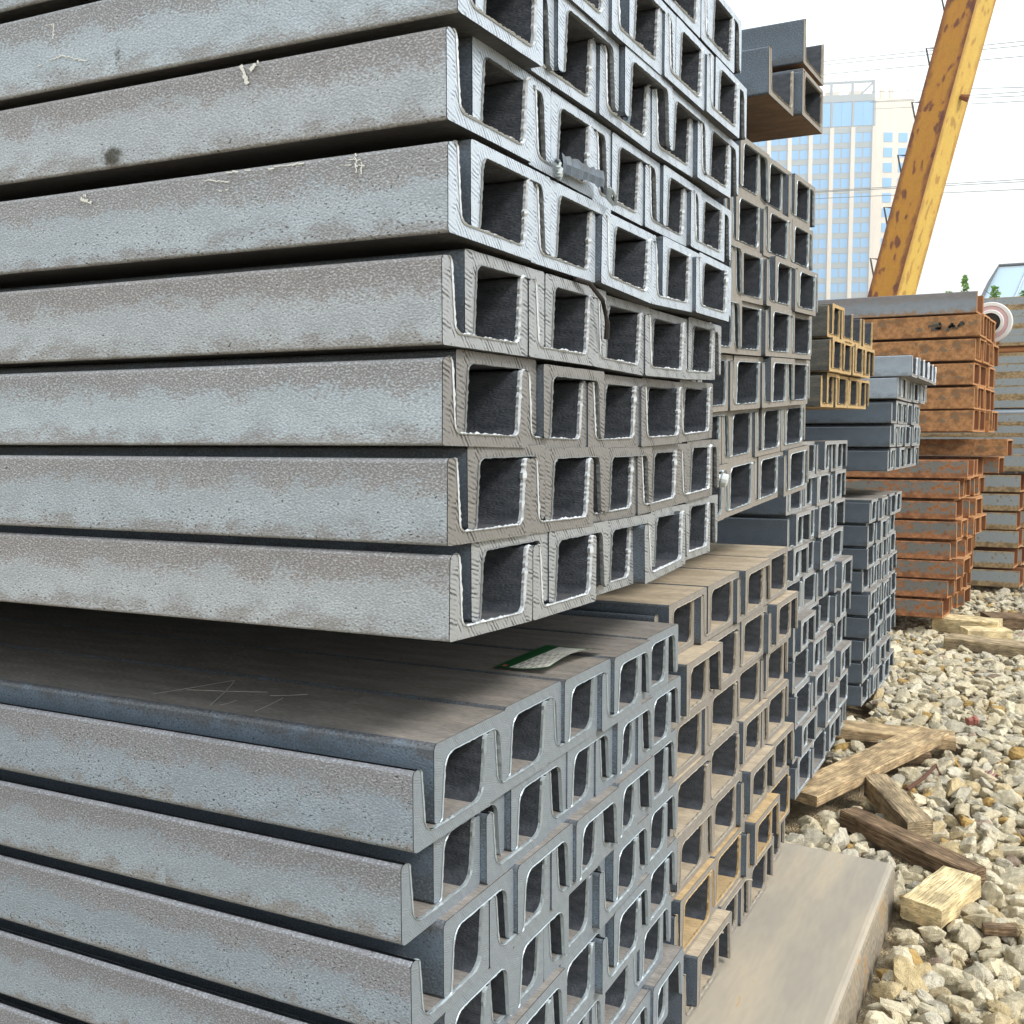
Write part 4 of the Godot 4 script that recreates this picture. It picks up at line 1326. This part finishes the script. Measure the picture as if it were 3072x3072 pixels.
# ---------------------------------------------------------------- the tower
func make_tower() -> void:
	var o := thing("office_tower", "hazy beige and blue glass office tower beyond the yard", "building", Vector3(-16.34, 0, -205.22))
	var ex := Vector3(-22.93, 0, 6.77).normalized()      # along the long face, leftwards
	var ez := Vector3(6.94, 0, -3.60).normalized()        # along the end face, away
	var nl := Vector3(ex.z, 0, -ex.x)
	if nl.dot(Vector3(0, 0, 1)) < 0:
		nl = -nl
	var bay := 3.985
	var bays := 8
	var W := bay * bays
	var D := 7.85
	var top := 67.6
	var slab := func(a: Vector3, b: Vector3, y0: float, y1: float, t: float, nn: Vector3) -> ArrayMesh:
		var st := begin()
		var p0 := a - nn * t
		var p1 := b - nn * t
		for q in [[a, b], [b, p1], [p1, p0], [p0, a]]:
			quad(st, q[0] + Vector3.UP * y0, q[1] + Vector3.UP * y0, q[1] + Vector3.UP * y1, q[0] + Vector3.UP * y1)
		quad(st, a + Vector3.UP * y1, b + Vector3.UP * y1, p1 + Vector3.UP * y1, p0 + Vector3.UP * y1)
		quad(st, a + Vector3.UP * y0, b + Vector3.UP * y0, p1 + Vector3.UP * y0, p0 + Vector3.UP * y0)
		return finish(st)
	# core
	var st := begin()
	var c0 := Vector3.ZERO
	var c1 := ex * W
	var c3 := ez * D
	var c2 := ex * W - nl * 13.0
	var c4 := c3 - nl * 13.0
	for q in [[c0, c1], [c1, c2], [c2, c4], [c4, c3], [c3, c0]]:
		quad(st, q[0] + Vector3.DOWN, q[1] + Vector3.DOWN, q[1] + Vector3.UP * (top - 0.4), q[0] + Vector3.UP * (top - 0.4))
	quad(st, c0 + Vector3.UP * (top - 0.4), c1 + Vector3.UP * (top - 0.4), c2 + Vector3.UP * (top - 0.4), c4 + Vector3.UP * (top - 0.4))
	part("wall", finish(st), M.beige, o)
	part("parapet", slab.call(-ex * -0.02 + nl * 0.45, c1 + nl * 0.45, 66.6, 67.9, 0.4, nl), M.spandrel, o)
	var ne := Vector3(-ez.z, 0, ez.x)
	if ne.dot(Vector3(0, 0, 1)) < 0:
		ne = -ne
	# long face: tall glazing at the top, then floors
	for b in bays:
		var a := ex * (b * bay)
		part("mullion", slab.call(a + ex * -0.15 + nl * 0.42, a + ex * 0.25 + nl * 0.42, 61.8, 66.6, 0.40, nl), M.frame_grey, o)
		for k in 2:
			part("window", slab.call(a + ex * (0.35 + k * 1.86) + nl * 0.3, a + ex * (2.17 + k * 1.86) + nl * 0.3, 62.0, 66.55, 0.29, nl), M.glass, o)
		part("pilaster", slab.call(a - ex * 0.4 + nl * 0.55, a + ex * 0.36 + nl * 0.55, 0.0, 61.7, 0.54, nl), M.beige, o)
	var floors := 13
	for f in floors:
		var y := 61.7 - 2.89 * (f + 1)
		part("spandrel", slab.call(nl * 0.20, c1 + nl * 0.20, y + 1.90, y + 2.86, 0.19, nl), M.spandrel, o)
		for b in bays:
			for k in 2:
				var a := ex * (b * bay + 0.52 + k * 1.72)
				part("window", slab.call(a + nl * 0.14, a + ex * 1.42 + nl * 0.14, y + 0.10, y + 1.84, 0.13, nl), M.glass, o)
		for k in 2:
			var e := ez * (2.0 + k * 3.0)
			part("window", slab.call(e + ne * 0.10, e + ez * 1.7 + ne * 0.10, y + 0.10, y + 1.84, 0.09, ne), M.glass, o)
	part("mullion_wall", slab.call(nl * 0.10, c1 + nl * 0.10, 0.0, 61.7, 0.09, nl), M.frame_grey, o)
	# roof steelwork
	for b in bays + 1:
		var a := ex * (b * bay) + nl * 0.2
		part("roof_post", slab.call(a, a + ex * 0.45, 67.9, 70.2, 0.4, nl), M.frame_grey, o)
	part("roof_beam", slab.call(nl * 0.2 - ex * 0.0, c1 + nl * 0.2, 70.2, 70.56, 0.4, nl), M.frame_grey, o)
	st = begin()
	tube(st, [ex * 0.3 + Vector3.UP * 70.2, ex * 2.6 + Vector3.UP * 68.0], 0.18, 0.18, 5)
	part("roof_brace", finish(st), M.frame_grey, o)
	for q in [1.6, 3.4]:
		part("vent_stack", slab.call(ez * q + ne * -1.0, ez * (q + 0.75) + ne * -1.0, 67.2, 69.4, 0.7, ne), M.beige, o)
	st = begin()
	tube(st, [ez * 6.4 + Vector3.UP * 67.2, ez * 6.4 + Vector3.UP * 70.2], 0.06, 0.04, 5)
	part("aerial", finish(st), M.frame_grey, o)
	for q in [5.0, 9.5, 14.0, 19.0]:
		part("plant_box", slab.call(ex * q + ez * 3.0, ex * (q + 2.6) + ez * 3.0, 67.2, 68.9, 1.5, nl), M.beige, o)

func make_far_things() -> void:
	M.bearer_top = mat(mottle(221, 768, 768, 1.6, 4.0, Color(0.60, 0.57, 0.525), Color(0.685, 0.635, 0.56), Color(0.69, 0.57, 0.43), 0.17, 0.8, 0.22), 0.72, 0.0, 0.0)
	M.bearer_side = mat(mottle(231, 512, 128, 9, 3, Color(0.54, 0.505, 0.45), Color(0.62, 0.565, 0.485), Color(0.62, 0.47, 0.31), 0.25, 1.5), 0.85, 0.0, 0.3)
	# gantry leg: a tapered box column leaning to the right
	var top := Vector3(0.275, 5.00, -8.0)
	var foot := Vector3(-0.905, -0.06, -8.0)
	var leg := thing("gantry_leg", "leaning yellow gantry leg with peeling rust-spotted paint and wire rungs", "gantry leg", foot)
	var ax := (top - foot).normalized()
	var right := ax.cross(Vector3.BACK).normalized()
	right = right.rotated(ax, deg_to_rad(-26))
	if right.x < 0:
		right = -right
	var fwd := right.cross(ax).normalized()
	if fwd.z < 0:
		fwd = -fwd
	var L := (top - foot).length() + 2.0
	var w0 := 0.232
	var w1 := 0.226
	var dp := 0.25
	var P := func(u: float, v: float, t: float) -> Vector3:
		var w := lerpf(w0, w1, t)
		return ax * (L * t) + right * (u * w) + fwd * (v * dp)
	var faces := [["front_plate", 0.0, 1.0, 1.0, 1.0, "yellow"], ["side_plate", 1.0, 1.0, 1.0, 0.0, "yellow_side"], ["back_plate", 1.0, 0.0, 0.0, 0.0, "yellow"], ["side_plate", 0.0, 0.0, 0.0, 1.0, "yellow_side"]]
	for f in faces:
		var st := begin()
		var n := 12
		for k in n:
			var t0 := float(k) / n
			var t1 := float(k + 1) / n
			quad(st, P.call(f[1], f[2], t0), P.call(f[3], f[4], t0), P.call(f[3], f[4], t1), P.call(f[1], f[2], t1), Vector2(0, t0 * 2.4), Vector2(1, t0 * 2.4), Vector2(1, t1 * 2.4), Vector2(0, t1 * 2.4))
		part(f[0], finish(st), M[f[5]], leg)
	for k in 19:
		var t := 0.06 + k * 0.0525
		if t > 0.97:
			break
		var a: Vector3 = P.call(0.0, 0.9, t)
		var b: Vector3 = P.call(0.0, 0.9, t - 0.020)
		var tip := a - right * 0.075 + ax * 0.004 + fwd * 0.0
		var st := begin()
		tube(st, [a, tip, b], 0.0065, 0.0065, 5)
		part("rung", finish(st), M.wire, leg)
	var kn := begin()
	tube(kn, [Vector3(0, 0, 0), Vector3(0.03, -0.012, 0), Vector3(0.055, -0.02, 0)], 0.018, 0.028, 8)
	var knob := part("bolt_knob", finish(kn), M.rust_in, leg)
	knob.position = P.call(1.0, 0.5, 0.4355)

	# overhead wires
	var wires := [[[-6.73, 19.38, -51.56], [1.78, 14.74, -39.96]], [[-6.72, 19.21, -51.56], [1.78, 14.59, -39.96]], [[-6.71, 18.75, -51.56], [1.79, 14.22, -39.96]], [[-0.62, 17.29, -52.0], [1.83, 13.14, -39.96]], [[-0.61, 16.96, -52.0], [1.84, 12.98, -39.96]], [[-0.61, 16.85, -52.0], [1.84, 12.84, -39.96]], [[-0.53, 16.56, -52.0], [1.85, 12.65, -39.96]], [[-6.91, 13.07, -51.54], [1.94, 9.90, -39.95]], [[-6.91, 13.02, -51.54], [1.94, 9.82, -39.95]], [[-6.90, 12.71, -51.54], [1.95, 9.55, -39.95]]]
	for i in wires.size():
		var a := Vector3(wires[i][0][0], wires[i][0][1], wires[i][0][2])
		var b := Vector3(wires[i][1][0], wires[i][1][1], wires[i][1][2])
		var st := begin()
		var e := (b - a)
		if i >= 3 and i <= 6:
			a = a - e * 2.0
		tube(st, [a - e * 0.6, a, (a + b) * 0.5, b, b + e * 1.5], 0.014, 0.014, 5)
		solo("power_line", finish(st), M.cable, "thin overhead power line, %s down from the top of the sky" % ORD[i], "power line", "overhead wires crossing the sky")

	# pale sheet roof behind the far stack
	var rf := thing("sheet_roof_shed", "shed with a pale blue ribbed sheet roof at the far right", "shed", Vector3(0.3, 0, -20.0))
	var st := begin()
	box_into(st, Vector3(4.2, 1.5, -3.0), Vector3(7.6, 3.1, 5.6))
	part("wall", finish(st), M.beige, rf)
	for k in 15:
		st = begin()
		var x0 := k * 0.55
		var x1 := x0 + 0.52
		quad(st, Vector3(x0, 2.95, 0.1), Vector3(x1, 2.95, 0.1), Vector3(x1 + 0.40, 4.08, -2.6), Vector3(x0 + 0.40, 4.08, -2.6))
		quad(st, Vector3(x1, 2.95, 0.1), Vector3(x1 + 0.03, 3.00, 0.1), Vector3(x1 + 0.43, 4.13, -2.6), Vector3(x1 + 0.40, 4.08, -2.6))
		part("roof_sheet", finish(st), M.roof, rf)
	st = begin()
	tube(st, [Vector3(-0.02, 2.95, 0.1), Vector3(0.20, 3.60, -1.3), Vector3(0.40, 4.12, -2.6), Vector3(8.0, 4.10, -2.6)], 0.035, 0.035, 6)
	part("ridge_cap", finish(st), M.roof_edge, rf)

	# saplings
	var r := RandomNumberGenerator.new()
	r.seed = 12
	for q in [[-0.14, 2.43, 0.17, "small leafy sapling top left of the pair above the rusty stack"], [0.045, 2.63, 0.13, "tall pointed green sapling between the rusty stack and the pale roof"], [0.40, 2.46, 0.22, "low green sapling in front of the pale sheet roof"], [0.72, 2.38, 0.14, "small green sprig at the far right below the pale roof"]]:
		var tree := thing("sapling", q[3], "sapling", Vector3(q[0], 0, -14.0), "young trees behind the stacks")
		st = begin()
		tube(st, [Vector3.ZERO, Vector3(0.02, q[1] * 0.5, 0), Vector3(0, q[1], 0)], 0.02, 0.003, 6)
		for k in 9:
			var y: float = q[1] * (0.55 + 0.05 * k)
			var an := r.randf() * TAU
			tube(st, [Vector3(0, y, 0), Vector3(cos(an) * q[2] * 0.6, y + 0.12, sin(an) * q[2] * 0.6)], 0.005, 0.002, 5)
		part("trunk", finish(st), M.bark, tree)
		st = begin()
		for k in 260:
			var t := pow(r.randf(), 0.8)
			var y: float = q[1] * lerpf(0.62, 1.01, t)
			var rad: float = q[2] * lerpf(1.15, 0.18, t) * sqrt(r.randf())
			var an := r.randf() * TAU
			var c := Vector3(cos(an) * rad, y, sin(an) * rad)
			var d := Vector3(r.randfn(), r.randfn() * 0.6, r.randfn()).normalized() * 0.035
			var e := d.cross(Vector3(r.randfn(), r.randfn(), r.randfn())).normalized() * 0.014
			quad(st, c - d, c - e, c + d, c + e)
		var cr := part("crown", finish(st), M.leaf, tree)
		tag(cr, "", "", "", "stuff")
